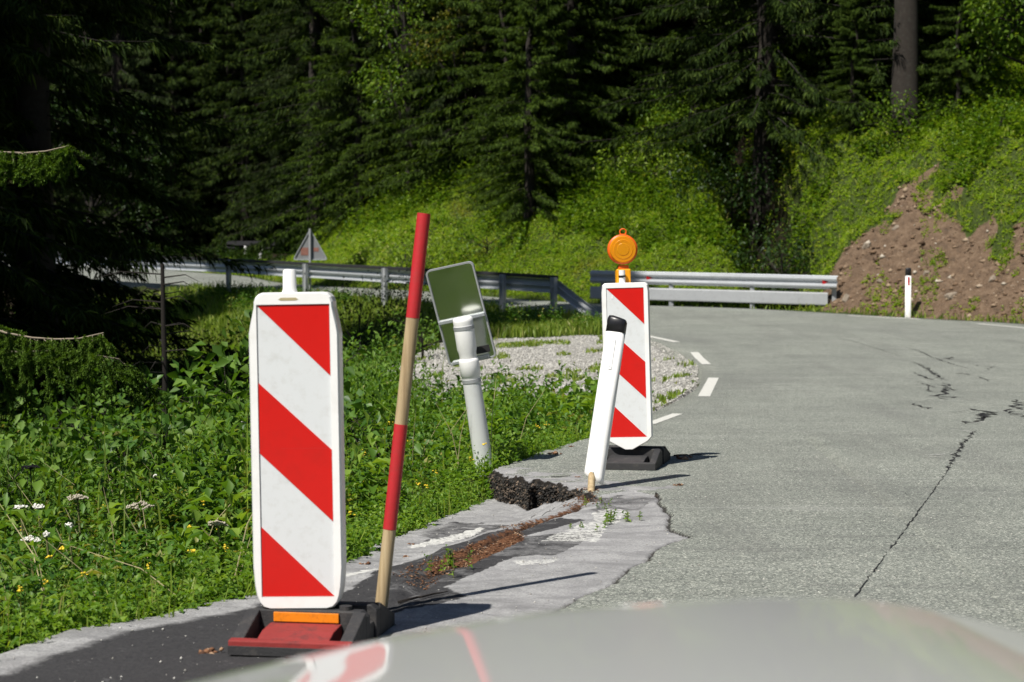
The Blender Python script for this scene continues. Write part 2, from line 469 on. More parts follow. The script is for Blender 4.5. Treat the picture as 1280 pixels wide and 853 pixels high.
M['needles_near'] = leafmat('spruce_needles_near', [(0, (0.045, 0.09, 0.014)), (0.5, (0.085, 0.16, 0.022)), (1, (0.17, 0.26, 0.04))], 0.3, 0.55, 0.12)
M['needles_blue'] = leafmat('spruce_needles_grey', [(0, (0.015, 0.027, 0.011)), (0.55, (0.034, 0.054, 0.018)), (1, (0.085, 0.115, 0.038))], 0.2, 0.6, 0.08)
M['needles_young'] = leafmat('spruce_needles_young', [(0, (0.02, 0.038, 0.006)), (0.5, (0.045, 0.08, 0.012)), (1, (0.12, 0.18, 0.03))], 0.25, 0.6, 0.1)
M['broad'] = leafmat('broad_leaves', [(0, (0.0576, 0.1224, 0.012)), (0.5, (0.108, 0.1955, 0.018)), (1, (0.207, 0.289, 0.035))], 0.38, 0.42)
M['broad_dark'] = leafmat('broad_leaves_dark', [(0, (0.016, 0.038, 0.01)), (0.5, (0.028, 0.06, 0.014)), (1, (0.05, 0.09, 0.02))], 0.30, 0.42)  # darker broad leaves; in the gully their colour paints its shade
M['broad_dull'] = leafmat('broad_leaves_dull', [(0, (0.075, 0.09, 0.0135)), (0.5, (0.1275, 0.1425, 0.0198)), (1, (0.225, 0.195, 0.036))], 0.33, 0.5)
M['flower'] = plain('white_flower', (0.72, 0.71, 0.66), 0.8)
M['flower_old'] = plain('faded_flower', (0.42, 0.38, 0.30), 0.9, var=0.25, scale=40)
M['flower_yellow'] = plain('yellow_flower', (0.75, 0.55, 0.03), 0.7)
M['flower_pink'] = plain('dusty_pink_flower', (0.45, 0.28, 0.24), 0.9, var=0.2)
M['stem'] = plain('plant_stem', (0.13, 0.13, 0.05), 0.7, var=0.2)
M['dry'] = plain('dry_stalk', (0.42, 0.36, 0.20), 0.8, var=0.2)

# ------------------------------------------------------------------ layout of the road
ZR = ([-40, 0, 20, 28, 39, 43, 51, 60, 78, 120, 200], [0, 0, 0, .10, .45, .65, 1.07, 1.45, 2.2, 5, 10])
def zr(y): return np.interp(y, *ZR)
SEC = [((-5.0, -14), (-1.0, -14)), ((-4.2, -6), (0.9, -6)), ((-2.9, 1), (2.6, 1)), ((-1.95, 5.5), (3.7, 5.5)),
       ((.66, 14.8), (6.95, 14.8)), ((1.46, 18), (8.3, 18.5)), ((2.25, 22.0), (9.6, 23.5)), ((2.64, 26), (10.6, 29)), ((2.66, 29), (11.2, 34)),
       ((2.5, 32), (10.4, 37.8)), ((2.2, 34.5), (8.5, 40)), ((1.9, 37), (5.5, 43)), ((1.5, 40), (2.3, 44.6)), ((.9, 41.7), (0, 46.9)),
       ((-2, 45.3), (-2.0, 49.6)), ((-7.5, 51.3), (-6.5, 54.5)), ((-12, 56.5), (-9, 61)), ((-17, 63), (-13, 67.5)), ((-23, 72), (-18, 77)), ((-34, 86), (-29, 92))]
EDGE = [(-5.0, -14), (-4.2, -6), (-2.9, 1), (-1.95, 5.5), (-1.71, 6.13), (-1.54, 6.56), (-1.30, 6.9), (-1.03, 7.42), (-.79, 8.42), (-.66, 9.6), (-.50, 10.6), (-.27, 11.4),
        (-.14, 11.9), (.0, 12.5), (.22, 13.4), (.66, 14.8), (1.06, 16.3), (1.46, 18)]
INNER = EDGE + [s[0] for s in SEC[6:]]
OUTER = [s[1] for s in SEC]
def pdist(x, y, poly):
    """signed distance to a polyline, positive on its left"""
    x = np.asarray(x, float); y = np.asarray(y, float)
    best = np.full(x.shape, 1e9); sg = np.ones(x.shape)
    for (ax, ay), (bx, by) in zip(poly[:-1], poly[1:]):
        dx, dy = bx - ax, by - ay; L2 = dx * dx + dy * dy
        t = np.clip(((x - ax) * dx + (y - ay) * dy) / L2, 0, 1)
        ex, ey = x - ax - t * dx, y - ay - t * dy
        d = np.hypot(ex, ey); cr = dx * (y - ay) - dy * (x - ax)
        m = d < best - 1e-9
        best = np.where(m, d, best); sg = np.where(m, np.where(cr >= 0, 1., -1.), sg)
    return best * sg
def inside_poly(x, y, poly):
    x = np.asarray(x, float); y = np.asarray(y, float); r = np.zeros(x.shape, bool)
    n = len(poly)
    for i in range(n):
        x0, y0 = poly[i]; x1, y1 = poly[(i + 1) % n]
        c = ((y0 > y) != (y1 > y)) & (x < (x1 - x0) * (y - y0) / (y1 - y0 + 1e-12) + x0)
        r ^= c
    return r

def slump_edge(y): return .155 * sm(y, 6.6, 11.0) * (1 - sm(y, 11.7, 12.3))

def gravelmask(x, y):
    d = pdist(x, y, INNER)
    n = fbm(x, y, 0.8, 4)
    left = -2.0 + 0.02 * (y - 22)
    m = sm(y + n * 3, 20.6, 21.6) * (1 - sm(y + n * 3 - 0.9 * (x - 2.4) * 0, 33.0, 34.6)) * sm(x + n * 1.5, left - .3, left + .3)
    near = (1 - sm(d, 0.5, 0.9)) * sm(y, 18, 19.5) * (1 - sm(y, 33, 34))
    return np.clip(np.maximum(m * (d > 0), near * (d > 0)), 0, 1)

def ground(x, y):
    x = np.asarray(x, float); y = np.asarray(y, float)
    di = pdist(x, y, INNER); do = -pdist(x, y, OUTER)
    z0 = zr(y)
    flat = sm(x, -4.5, -1.0) * sm(y, 17, 21) * (1 - sm(y, 36, 40))
    k = 0.17 - 0.145 * flat
    dip = np.minimum(k * np.maximum(di, 0), 0.9 + 0.75 * sm(y, 35, 50)) + 0.04 * sm(di, 0.0, 0.3) + .10 * sm(di, .2, 1.5) * (1 - flat)
    hum = fbm(x, y, 0.35, 4) * 0.55 * sm(di, 0.3, 3)
    zin = z0 - dip + hum * (1 - flat * .8) - slump_edge(y) * (1 - sm(di, .1, 1.0))
    dip_left = sm(-x, 20, 40) * 4
    zin = zin + dip_left * (y < 60)
    # outer side
    right = sm(x, 6.2, 8.2)
    slope = 0.62 + 0.30 * right
    up = np.maximum(do - 0.45, 0)
    hi = 4.5 - 0.5 * sm(x, 1.0, 5.0)
    bank = np.where(up * slope < hi, up * slope, hi + (up - hi / slope) * 0.36)
    # gully between the two banks
    bank = bank - 3.0 * np.exp(-((x - 6.45) / np.where(x < 6.45, .8, .9)) ** 2) * sm(do, 0.5, 4.0)
    nose = 1 - sm(-x - 0.05 * (y - 55), 4.6, 8.0) * sm(y, 47, 52)
    near = sm(y, 8, 30)
    bank = np.maximum(bank, 0) * nose * (0.35 + 0.65 * near)
    hill = np.maximum(0, y - 84) * 0.62 * (1 - nose) + 0.0
    zo = z0 + bank + hill + (fbm(x, y, 0.45, 4) * 1.1 + fbm(x, y, 2.2, 3) * (.25 + .55 * right) + .5 * np.abs(fbm(x, y * .6, 1.1, 3)) * right * -1.6) * sm(up, 0.2, 3) - 0.03
    zo = np.minimum(zo, 46 + 3 * fbm(x, y, .1, 3))
    road = (di <= 0) & (do <= 0)
    z = np.where(di > 0, zin, np.where(do > 0, zo, z0 - 0.35))
    far_behind = y < -13
    z = np.where(far_behind, np.where(road | (np.abs(x + 3) < 6), -0.02, z), z)
    return z

# ------------------------------------------------------------------ terrain
def axis(segs):
    a = []
    for x0, x1, st in segs: a += list(np.arange(x0, x1, st))
    a.append(segs[-1][1]); return np.array(a)
gx = axis([(-400, -60, 20), (-60, -20, 1.5), (-20, -8, .5), (-8, 8, .18), (8, 16, .3), (16, 60, 1.5), (60, 400, 20)])
gy = axis([(-400, -40, 20), (-40, 2, 1.5), (2, 16, .16), (16, 50, .3), (50, 100, 1.0), (100, 160, 4), (160, 900, 40)])
X, Y = np.meshgrid(gx, gy)
Z = ground(X, Y)
di = pdist(X, Y, INNER); do = -pdist(X, Y, OUTER)
# under the road the sheet dives so that it never meets the asphalt
Z = np.where((di <= 0.10) & (di > -50) & (do <= 0.05), np.minimum(Z, zr(Y) - 0.35), Z)
nb_ = (di > -.32) & (di <= .10) & (Y > 3) & (Y < 18)
Z = np.where(nb_, zr(Y) - .06 - slump_edge(Y) * 1.25, Z)
nx, ny = len(gx), len(gy)
idx = np.arange(nx * ny).reshape(ny, nx)
q = np.stack([idx[:-1, :-1], idx[:-1, 1:], idx[1:, 1:], idx[1:, :-1]], -1).reshape(-1, 4)
def dirtmask(x, y, do):
    n = fbm(x, y, .5, 4)
    top = np.interp(x, [6.8, 7.8, 9.2, 10, 11, 13], [.5, 1.9, 3.2, 3.0, 2.6, 2.3]) + fbm(x, y, 1.1, 4) * 3.5
    a = sm(x + n * 1.5, 6.9, 7.6) * sm(do, 0.25, 0.6) * (1 - sm(do, top - .35, top + .35))
    a = a * (1 - .75 * sm(fbm(x + 31, y, 1.6, 4), .06, .14) * sm(do, 1.2, 2.0))
    a = np.maximum(a, .9 * sm(fbm(x + 5, y + 9, 1.3, 4), .17, .25) * sm(x, 8.5, 9.5) * (do < 7))
    b = sm(-do, -0.35, -0.05) * (do > 0) * .6
    return np.maximum(a, b * (y > 30))
gm = gravelmask(X, Y); dm = dirtmask(X, Y, do)
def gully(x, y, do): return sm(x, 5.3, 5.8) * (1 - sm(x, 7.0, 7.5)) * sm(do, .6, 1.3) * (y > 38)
fm = sm(do + fbm(X, Y, .4, 3) * 3, 7.5, 9.5) * (Y > 30) + sm(-X, 9, 14) * (di > 0) + gully(X, Y, do) + sm(-X, 6.5, 8) * sm(Y, 62, 66) * (do > 2)  # gully term paints shade: floor there set to near-black forest soil
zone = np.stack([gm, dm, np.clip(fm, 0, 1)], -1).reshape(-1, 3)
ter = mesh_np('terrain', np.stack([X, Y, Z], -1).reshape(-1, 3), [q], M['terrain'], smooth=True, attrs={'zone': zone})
tag(ter, kind='structure', label='green slopes and verges either side of the bend')

# ------------------------------------------------------------------ road (main sheet)
def Cx(y): return 1.75 + 0.06 * (y - 5)
YA, YB = 5.5, 14.8
def resample(poly, ys):
    p = np.array(poly); return np.interp(ys, p[:, 1], p[:, 0])
V = []; Q = []
def strip(rows):
    """rows: list of (n,3)"""
    b = sum(len(v) for v in V)
    n = len(rows[0])
    for r in rows: V.append(r)
    i = np.arange(len(rows) * n).reshape(len(rows), n) + b
    Q.append(np.stack([i[:-1, :-1], i[:-1, 1:], i[1:, 1:], i[1:, :-1]], -1).reshape(-1, 4))
def secrow(a, b, n=26, skirt=True):
    t = np.linspace(0, 1, n)
    x = a[0] + (b[0] - a[0]) * t; y = a[1] + (b[1] - a[1]) * t
    z = zr(y)
    r = np.stack([x, y, z], -1)
    d = nrm(np.array([b[0] - a[0], b[1] - a[1], 0.]))
    l = r[0] - d * .02 - [0, 0, .45]; rr = r[-1] + d * .02 - [0, 0, .45]
    return np.vstack([l[None], r, rr[None]])
rows = []
for (a0, b0), (a1, b1) in zip(SEC[:3], SEC[1:4]):
    for t in np.linspace(0, 1, 7)[:-1]:
        rows.append(secrow((a0[0] + (a1[0] - a0[0]) * t, a0[1] + (a1[1] - a0[1]) * t), (b0[0] + (b1[0] - b0[0]) * t, b0[1] + (b1[1] - b0[1]) * t)))
rows.append(secrow(*SEC[3])); strip(rows)
rows = []
for t in np.linspace(0, 1, 20):
    y = YA + (YB - YA) * t; yo = y
    rows.append(secrow((Cx(y), y), (3.7 + 3.25 * t, yo)))
strip(rows)
rows = []
# section 4 with three points so that it meets the broken patch
def catm(ps, t):
    n = len(ps) - 1; f = t * n; i = min(int(f), n - 1); u = f - i
    p0 = ps[max(i - 1, 0)]; p1 = ps[i]; p2 = ps[i + 1]; p3 = ps[min(i + 2, n)]
    return tuple(0.5 * (2 * b + (c - a) * u + (2 * a - 5 * b + 4 * c - d) * u * u + (3 * b - a - 3 * c + d) * u ** 3) for a, b, c, d in zip(p0, p1, p2, p3))
IN2 = [s[0] for s in SEC[4:]]; OU2 = [s[1] for s in SEC[4:]]
NR = 150
for k in range(NR + 1):
    rows.append(secrow(catm(IN2, k / NR), catm(OU2, k / NR)))
# bend first row so the patch border and the next strip share it
strip(rows)
road = mesh_np('road', np.vstack(V), Q, M['asphalt'], smooth=False)
tag(road, kind='structure', label='grey chipping road surface bending left round the gravel')

# ------------------------------------------------------------------ broken foreground patch
def gp(l, z=0.0): return [tuple(G(px, py, z).xy) for px, py in l]
SCARP = gp([(612, 589), (630, 596), (645, 598), (660, 604), (669, 602), (684, 604), (697, 605), (708, 612), (720, 612), (730, 615), (742, 622)])
def fiss_x(y): return np.interp(y, [5.5, 6.6, 7.3, 8.1, 8.8, 9.4, 10.0, 10.5, 11.2, 12.5], [-.75, -.58, -.42, -.30, -.12, .05, .30, .44, .47, .5])
ys = np.concatenate([np.arange(YA, 6.3, .05), np.arange(6.3, 12.4, .0155), np.arange(12.4, YB, .05), [YB]])
nu = 230
xl = resample(EDGE, ys)
jag = fbm(ys * 1.0, ys * 0 + 3, 6.0, 4) * .07
jag[0] = 0; jag[-1] = 0
u = np.linspace(0, 1, nu)
XX = (xl + jag)[:, None] * (1 - u) + Cx(ys)[:, None] * u
YY = np.repeat(ys[:, None], nu, 1)
YY[:, :] = YY
nz = fbm(XX, YY, 9, 4); nzf = fbm(XX, YY, 30, 3)
# slump
scy = np.interp(XX, [p[0] for p in SCARP], [p[1] for p in SCARP], left=SCARP[0][1], right=-1)
below = (YY + nz * .12 < scy) | (XX > SCARP[-1][0])
below2 = (XX < SCARP[-1][0]) & (YY + nz * .12 < scy)
fx = fiss_x(YY) + nz * .10
lat = sm(fx - XX, 0.0, 0.42)
dep = 0.155 * sm(YY, 6.6, 11.0) * lat
dep = np.where(YY + nz * .12 < scy, dep, 0) * (XX < SCARP[-1][0] + .04)
dep = np.where((XX >= SCARP[-1][0] - 0.06) | (YY + nz * .12 < scy), dep, 0)
# hole right below the scarp, deeper to the right
dsc = scy - YY
hole = np.exp(-((dsc - 0.03) / 0.09) ** 2) * ((YY + nz * .12) < scy) * sm(XX, .05, .22) * (1 - sm(XX, .40, .47))
dep = dep + hole * .16
# fissure
fis = np.exp(-((XX - fx) / 0.045) ** 2) * sm(YY, 6.8, 7.6) * (1 - sm(YY, 10.2, 10.8))
dep = dep + fis * .035
# rumples
ZZ = zr(YY) - dep + nzf * .010 * sm(fx + .5 - XX, 0, .5) + fbm(XX, YY, 2.5, 3) * .03 * sm(fx + .2 - XX, 0, .6)
JC = gp([(640, 790), (688, 765), (711, 754), (735, 742), (752, 735), (769, 729), (776, 719), (786, 710), (800, 704), (814, 697), (817, 688), (827, 682), (861, 671), (836, 660), (839, 644), (827, 632), (821, 619)])
# height step and dark crack at the old repair's edge
dj = np.abs(pdist(XX + nz * .04, YY + nzf * .06, JC))
inold = inside_poly(XX + nz * .05, YY + nzf * .08, JC + gp([(790, 612), (752, 618)]) + SCARP[::-1] + [(-3, 11.9), (-3, 5.0), (JC[0][0], 5.0)])
crk = (dj < .012).astype(float)
ZZ = ZZ - .008 * inold - .012 * crk
edge_fade = np.minimum(sm(1 - u, 0, .03)[None, :], 1)
ZZ = zr(YY) + (ZZ - zr(YY)) * edge_fade * sm(YY, YA, YA + .4) * (1 - sm(YY, YB - .4, YB))
R_ = inold.astype(float)
left_edge = sm(.25 - (XX - (xl + jag)[:, None]), 0, .25)
upper = (~below2) & (YY > 10.9)
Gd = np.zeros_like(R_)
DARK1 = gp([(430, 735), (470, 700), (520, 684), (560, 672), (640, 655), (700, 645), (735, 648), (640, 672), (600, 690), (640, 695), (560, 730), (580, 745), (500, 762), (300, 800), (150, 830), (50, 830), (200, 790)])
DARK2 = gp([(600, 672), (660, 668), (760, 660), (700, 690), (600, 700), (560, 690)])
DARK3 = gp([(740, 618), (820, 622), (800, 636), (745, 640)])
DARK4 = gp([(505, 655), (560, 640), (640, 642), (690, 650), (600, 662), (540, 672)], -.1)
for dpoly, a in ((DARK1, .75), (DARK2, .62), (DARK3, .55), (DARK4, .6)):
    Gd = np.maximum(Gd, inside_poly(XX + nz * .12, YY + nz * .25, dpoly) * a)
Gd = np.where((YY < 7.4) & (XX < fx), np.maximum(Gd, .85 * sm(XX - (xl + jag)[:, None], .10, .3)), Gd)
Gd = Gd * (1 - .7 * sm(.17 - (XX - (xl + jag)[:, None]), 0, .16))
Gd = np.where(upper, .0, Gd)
R_ = np.where(upper, sm(12.5 - YY + nz * 2 - (XX - .1) * 1.3, 0, .9) * .7, R_)
Bd = np.exp(-((XX - fx + .02) / (.055 + .10 * np.abs(fbm(XX, YY, 2.2, 2)))) ** 2) * sm(YY, 7.6, 8.0) * (1 - sm(YY, 10.7, 11.0)) * .66
Bd2 = inside_poly(XX + nz * .1, YY + nz * .2, gp([(540, 700), (600, 672), (640, 662), (655, 672), (620, 690), (590, 705), (555, 712)])) * .75
Bd = np.maximum(Bd, Bd2)
Wt = np.zeros_like(R_)
LINES = [gp([(504, 676), (560, 655), (600, 641), (608, 643), (590, 655), (520, 678)], -.07), gp([(425, 712), (470, 699), (478, 703), (430, 718)], -.02), gp([(395, 722), (420, 713), (425, 720), (400, 730)])]
for lp in LINES: Wt = np.maximum(Wt, inside_poly(XX + nzf * .03, YY + nz * .08, lp) * .62)
WP = [gp([(672, 676), (720, 655), (752, 648), (762, 656), (748, 678)]), gp([(740, 640), (770, 634), (790, 640), (770, 655), (745, 652)]), gp([(640, 698), (700, 697), (695, 702), (645, 703)]), gp([(560, 752), (600, 722), (700, 702), (780, 690), (700, 725), (620, 745)])]
for i, lp in enumerate(WP): Wt = np.maximum(Wt, inside_poly(XX + nz * .05, YY + fbm(XX, YY, 2.5, 2) * .3, lp) * (.56 if i < 3 else .40))
gz_y, gz_x = np.gradient(ZZ)
sy = np.gradient(ys)[:, None]
steep = np.abs(gz_y / sy)
face = (steep > .5) | (np.abs(gz_x / np.maximum(np.gradient(XX, axis=1), 1e-4)) > 1.0)
# widen the black face mask by a cell
fc = face.copy(); fc[1:] |= face[:-1]; fc[:-1] |= face[1:]; fc[:, 1:] |= face[:, :-1]
fc = fc & (YY > 10.0) | (hole > .35)
blackm = np.maximum(fc.astype(float), crk * .9)
blackm = np.maximum(blackm, (Bd > .5) * (fis > .7) * .7)
ZZ = ZZ + np.where(fc, fbm(XX, YY, 28, 4) * .07, 0) * (YY > 10.5)
pv = np.stack([XX, YY, ZZ], -1)
# borders: skirt on the left
sk = pv[:, :1].copy(); sk[..., 2] -= .4; sk[..., 0] -= .015
pv = np.concatenate([sk, pv], 1)
n1 = nu + 1
i = np.arange(len(ys) * n1).reshape(len(ys), n1)
q = np.stack([i[:-1, :-1], i[:-1, 1:], i[1:, 1:], i[1:, :-1]], -1).reshape(-1, 4)
def ext(a): return np.concatenate([a[:, :1], a], 1).reshape(-1)
z1 = np.stack([ext(R_), ext(Gd), ext(Bd)], -1); z2 = np.stack([ext(Wt), ext(blackm), ext(blackm * 0)], -1)
patch = mesh_np('road_broken_edge', pv.reshape(-1, 3), [q], M['asphalt_old'], smooth=True, attrs={'zone': z1, 'zone2': z2})
tag(patch, kind='structure', label='cracked and sunken asphalt edge with a black broken step')
def patch_z(x, y):
    """height of the broken patch"""
    j = np.clip(np.searchsorted(ys, y), 0, len(ys) - 1)
    uu = (x - XX[j, 0]) / (XX[j, -1] - XX[j, 0])
    k = np.clip((uu * (nu - 1)).astype(int), 0, nu - 1)
    return np.where((uu >= 0) & (uu <= 1), ZZ[j, k], zr(y))
pz = lambda x, y: float(patch_z(np.array([x]), np.array([y]))[0])

# ------------------------------------------------------------------ painted marks and cracks on the main road
def ribbon(name, pts, wd, mat, lift=.004, parent=road, vary=0, taper=False):
    pts = np.array(pts, float)
    if len(pts) > 2 and vary == 0:
        pass
    d = np.gradient(pts, axis=0); d = nrm(d); nrmv = np.stack([-d[:, 1], d[:, 0]], -1)
    n = len(pts)
    wv = np.full(n, wd / 2.)
    if vary: wv = wv * np.clip(1 + vary * rng.normal(size=n), .15, 3)
    if taper: wv = wv * np.sin(np.linspace(0.12, math.pi - .12, n)) ** .6
    a = pts + nrmv * wv[:, None]; b = pts - nrmv * wv[:, None]
    zz = lambda p: np.array([zr(v) for v in p[:, 1]])[:, None] + lift
    Vv = np.vstack([np.hstack([a, zz(a)]), np.hstack([b, zz(b)])])
    k = np.arange(n - 1)
    return mesh_np(name, Vv, [np.stack([k, k + 1, k + 1 + n, k + n], -1)], mat, parent)
def line_px(pts, step=.12, wob=0.0):
    w_ = [tuple(G(px, py).xy) for px, py in pts]
    out = []
    for a, b in zip(w_[:-1], w_[1:]):
        n = max(2, int(math.dist(a, b) / step))
        for k in range(n):
            t = k / n; out.append((a[0] + (b[0] - a[0]) * t, a[1] + (b[1] - a[1]) * t))
    out.append(w_[-1])
    out = np.array(out)
    if wob:
        out[1:-1, 0] += rng.normal(size=len(out) - 2) * wob; out[1:-1, 1] += rng.normal(size=len(out) - 2) * wob * 1.5
    return out
ribbon('painted_dash', line_px([(812, 531), (847, 518)]), .10, M['marking'])
ribbon('painted_dash', line_px([(880, 496), (892, 473)]), .13, M['marking'])
ribbon('painted_dash', line_px([(883, 456), (868, 441)]), .13, M['marking'])
ribbon('painted_dash', line_px([(846, 428), (808, 420)]), .13, M['marking'])
ribbon('edge_line', line_px([(1060, 395), (1150, 399.5)]), .12, M['marking'])
ribbon('edge_line', line_px([(1222, 405), (1300, 412)]), .12, M['marking'])
for k, c in enumerate([([(1068, 748), (1100, 705), (1135, 658), (1170, 610), (1185, 588)], .0045, 1.4), ([(1185, 588), (1195, 568), (1208, 550), (1218, 540)], .013, 2.2),
          ([(1208, 530), (1228, 524), (1237, 516), (1220, 512)], .07, .6), ([(1220, 512), (1190, 516), (1230, 518)], .012, .6),
          ([(1268, 500), (1272, 510), (1266, 516), (1274, 522)], .05, .6),
          ([(1140, 453), (1160, 462), (1180, 476)], .035, .8), ([(1144, 466), (1156, 473), (1172, 477)], .025, .9), ([(1146, 478), (1165, 484), (1190, 488)], .022, .9),
          ([(1178, 479), (1182, 486), (1176, 490)], .05, .6), ([(1190, 486), (1178, 493), (1186, 500)], .06, .6), ([(1160, 484), (1162, 490), (1180, 492)], .018, .7),
          ([(1143, 505), (1150, 508), (1160, 512)], .05, .7), ([(1145, 503), (1170, 501)], .012, .5),
          ([(1130, 434), (1152, 441), (1176, 451), (1210, 462)], .022, .9), ([(1204, 467), (1212, 469)], .05, .6), ([(1222, 471), (1236, 477)], .025, .6),
          ([(1202, 453), (1225, 458), (1241, 459), (1234, 464)], .02, .9), ([(1184, 450), (1188, 447)], .05, .5),
          ([(1034, 421), (1065, 427), (1095, 436), (1128, 447)], .016, .9), ([(1024, 413), (1050, 417), (1078, 421), (1086, 419)], .014, .9), ([(1095, 422), (1112, 425)], .012, .6),
          ([(860, 405), (910, 409), (960, 413), (1010, 418)], .01, .8), ([(1020, 558), (1045, 555)], .008, .7), ([(895, 616), (940, 614)], .008, .7), ([(985, 600), (1010, 598)], .008, .7),
          ([(1132, 617), (1140, 622)], .01, .5)]):
    ribbon('crack', line_px(c[0], .05 if k < 3 else .09, c[1] * (.8 if k > 1 else .8)), c[1] * (.8 if k > 1 else 1), M['crack'], .0035, vary=c[2] * .6, taper=k > 1)
for c in [[(1158, 570), (1185, 569)], [(1186, 538), (1218, 541)], [(1212, 529), (1236, 529)], [(1160, 572), (1180, 573)], [(1190, 545), (1210, 546)]]:
    ribbon('scuff', line_px(c, .03, .004), .018, M['scuff'], .0045, vary=.5, taper=True)

# ------------------------------------------------------------------ leaf and stone generators
def leaves(Pb, D, L, W, up=None, fold=.35, droop=.25, detail=False):
    """Pb base, D direction: returns V, faces"""
    n = len(Pb); D = nrm(D)
    if up is None: up = np.tile([0, 0, 1.], (n, 1))
    S = nrm(np.cross(D, up + 1e-4)); N = np.cross(S, D)
    L = np.asarray(L).reshape(-1, 1) * np.ones((n, 1)); W = np.asarray(W).reshape(-1, 1) * np.ones((n, 1))
    tip = Pb + D * L - np.array([0, 0, 1.]) * L * droop
    if not detail:
        m = Pb + D * L * .45
        l = m + S * W * .5 + N * W * fold; r = m - S * W * .5 + N * W * fold
        Vv = np.stack([Pb, l, tip, r], 1).reshape(-1, 3)
        b = np.arange(n)[:, None] * 4
        return Vv, np.vstack([b + [0, 2, 1], b + [0, 3, 2]])
    m = Pb + D * L * .5 - np.array([0, 0, 1.]) * L * droop * .18
    m2 = Pb + D * L * .38
    l = m2 + S * W * .5 + N * W * fold; r = m2 - S * W * .5 + N * W * fold
    Vv = np.stack([Pb, l, m, r, tip], 1).reshape(-1, 3)
    b = np.arange(n)[:, None] * 5
    return Vv, np.vstack([b + [0, 2, 1], b + [1, 2, 4], b + [0, 3, 2], b + [3, 4, 2]])

def joinVF(parts):
    V_, F_, o = [], [], 0
    for v, f in parts:
        V_.append(v); F_.append(f + o); o += len(v)
    return np.vstack(V_), np.vstack(F_)

def plants(rg, pos, h, nl, ll, aspect=.42, detail=True, spread=.5, stems=True):
    """herb plants: curved stem with whorled leaves. pos (n,3), h (n,)"""
    n = len(pos); parts = []
    az = rg.random(n) * 6.28; lean = rg.random(n) * spread
    t = (np.arange(nl) + rg.random((n, nl))) / nl
    t = .12 + .88 * t
    bend = lean[:, None] * t ** 2 * h[:, None]
    base = pos[:, None, :] + np.stack([np.cos(az)[:, None] * bend, np.sin(az)[:, None] * bend, h[:, None] * t * (1 - .25 * lean[:, None] * t)], -1)
    a = az[:, None] + np.arange(nl) * 2.4 + rg.normal(size=(n, nl)) * .5
    el = np.interp(t, [0, .6, 1], [.1, .45, 1.0]) + rg.normal(size=(n, nl)) * .3
    D = np.stack([np.cos(a) * np.cos(el), np.sin(a) * np.cos(el), np.sin(el)], -1)
    L = ll[:, None] * (1.15 - .55 * t) * (0.7 + .6 * rg.random((n, nl)))
    Ln = L.reshape(-1)
    parts.append(leaves(base.reshape(-1, 3), D.reshape(-1, 3), Ln, Ln * aspect * (0.8 + .4 * rg.random(len(Ln))), droop=.3, detail=detail))
    return joinVF(parts)

def grassblades(rg, pos, h, wd, bend=.5):
    n = len(pos); az = rg.random(n) * 6.28; a2 = rg.random(n) * 6.28
    s = np.stack([np.cos(az), np.sin(az), 0 * az], -1) * wd[:, None]
    d = np.stack([np.cos(a2), np.sin(a2), 0 * az], -1)
    b = rg.random(n)[:, None] * bend
    m = pos + d * h[:, None] * b * .3 + np.array([0, 0, 1.]) * h[:, None] * .6
    t = pos + d * h[:, None] * b * 1.0 + np.array([0, 0, 1.]) * h[:, None] * (1 - .4 * b)
    Vv = np.stack([pos - s, pos + s, m + s * .8, m - s * .8, t], 1).reshape(-1, 3)
    k = np.arange(n)[:, None] * 5
    return Vv, np.vstack([k + [0, 1, 2], k + [0, 2, 3], k + [3, 2, 4]])

def stones(rg, pos, r, flat=.6):
    n = len(pos)
    o = np.array([[1, 0, 0], [0, 1, 0], [-1, 0, 0], [0, -1, 0], [0, 0, 1], [0, 0, -1.]])
    j = o[None] * (0.65 + .7 * rg.random((n, 6, 1))) + rg.normal(size=(n, 6, 3)) * .16
    j[..., 2] *= flat
    a = rg.random(n) * 6.28; c, s = np.cos(a), np.sin(a)
    x = j[..., 0] * c[:, None] - j[..., 1] * s[:, None]; y = j[..., 0] * s[:, None] + j[..., 1] * c[:, None]
    j = np.stack([x, y, j[..., 2]], -1) * r[:, None, None]
    Vv = (pos[:, None] + j).reshape(-1, 3)
    f = np.array([[0, 1, 4], [1, 2, 4], [2, 3, 4], [3, 0, 4], [1, 0, 5], [2, 1, 5], [3, 2, 5], [0, 3, 5]])
    return Vv, (np.arange(n)[:, None, None] * 6 + f[None]).reshape(-1, 3)

def scatter(n, x0, x1, y0, y1, keep, rg, wedge=True):
    x = rg.uniform(x0, x1, n); y = rg.uniform(y0, y1, n)
    k = keep(x, y)
    if wedge: k &= (np.abs(x) < .30 * y + 1.4)
    x, y = x[k], y[k]
    return x, y
def on_ground(x, y): return np.stack([x, y, ground(x, y)], -1)
DI = lambda x, y: pdist(x, y, INNER)
DO = lambda x, y: -pdist(x, y, OUTER)

def stuff(name, VF, mat, label):
    o = mesh_np(name, VF[0], [VF[1]], mat)
    o['kind'] = 'stuff'; o['label'] = label
    return o

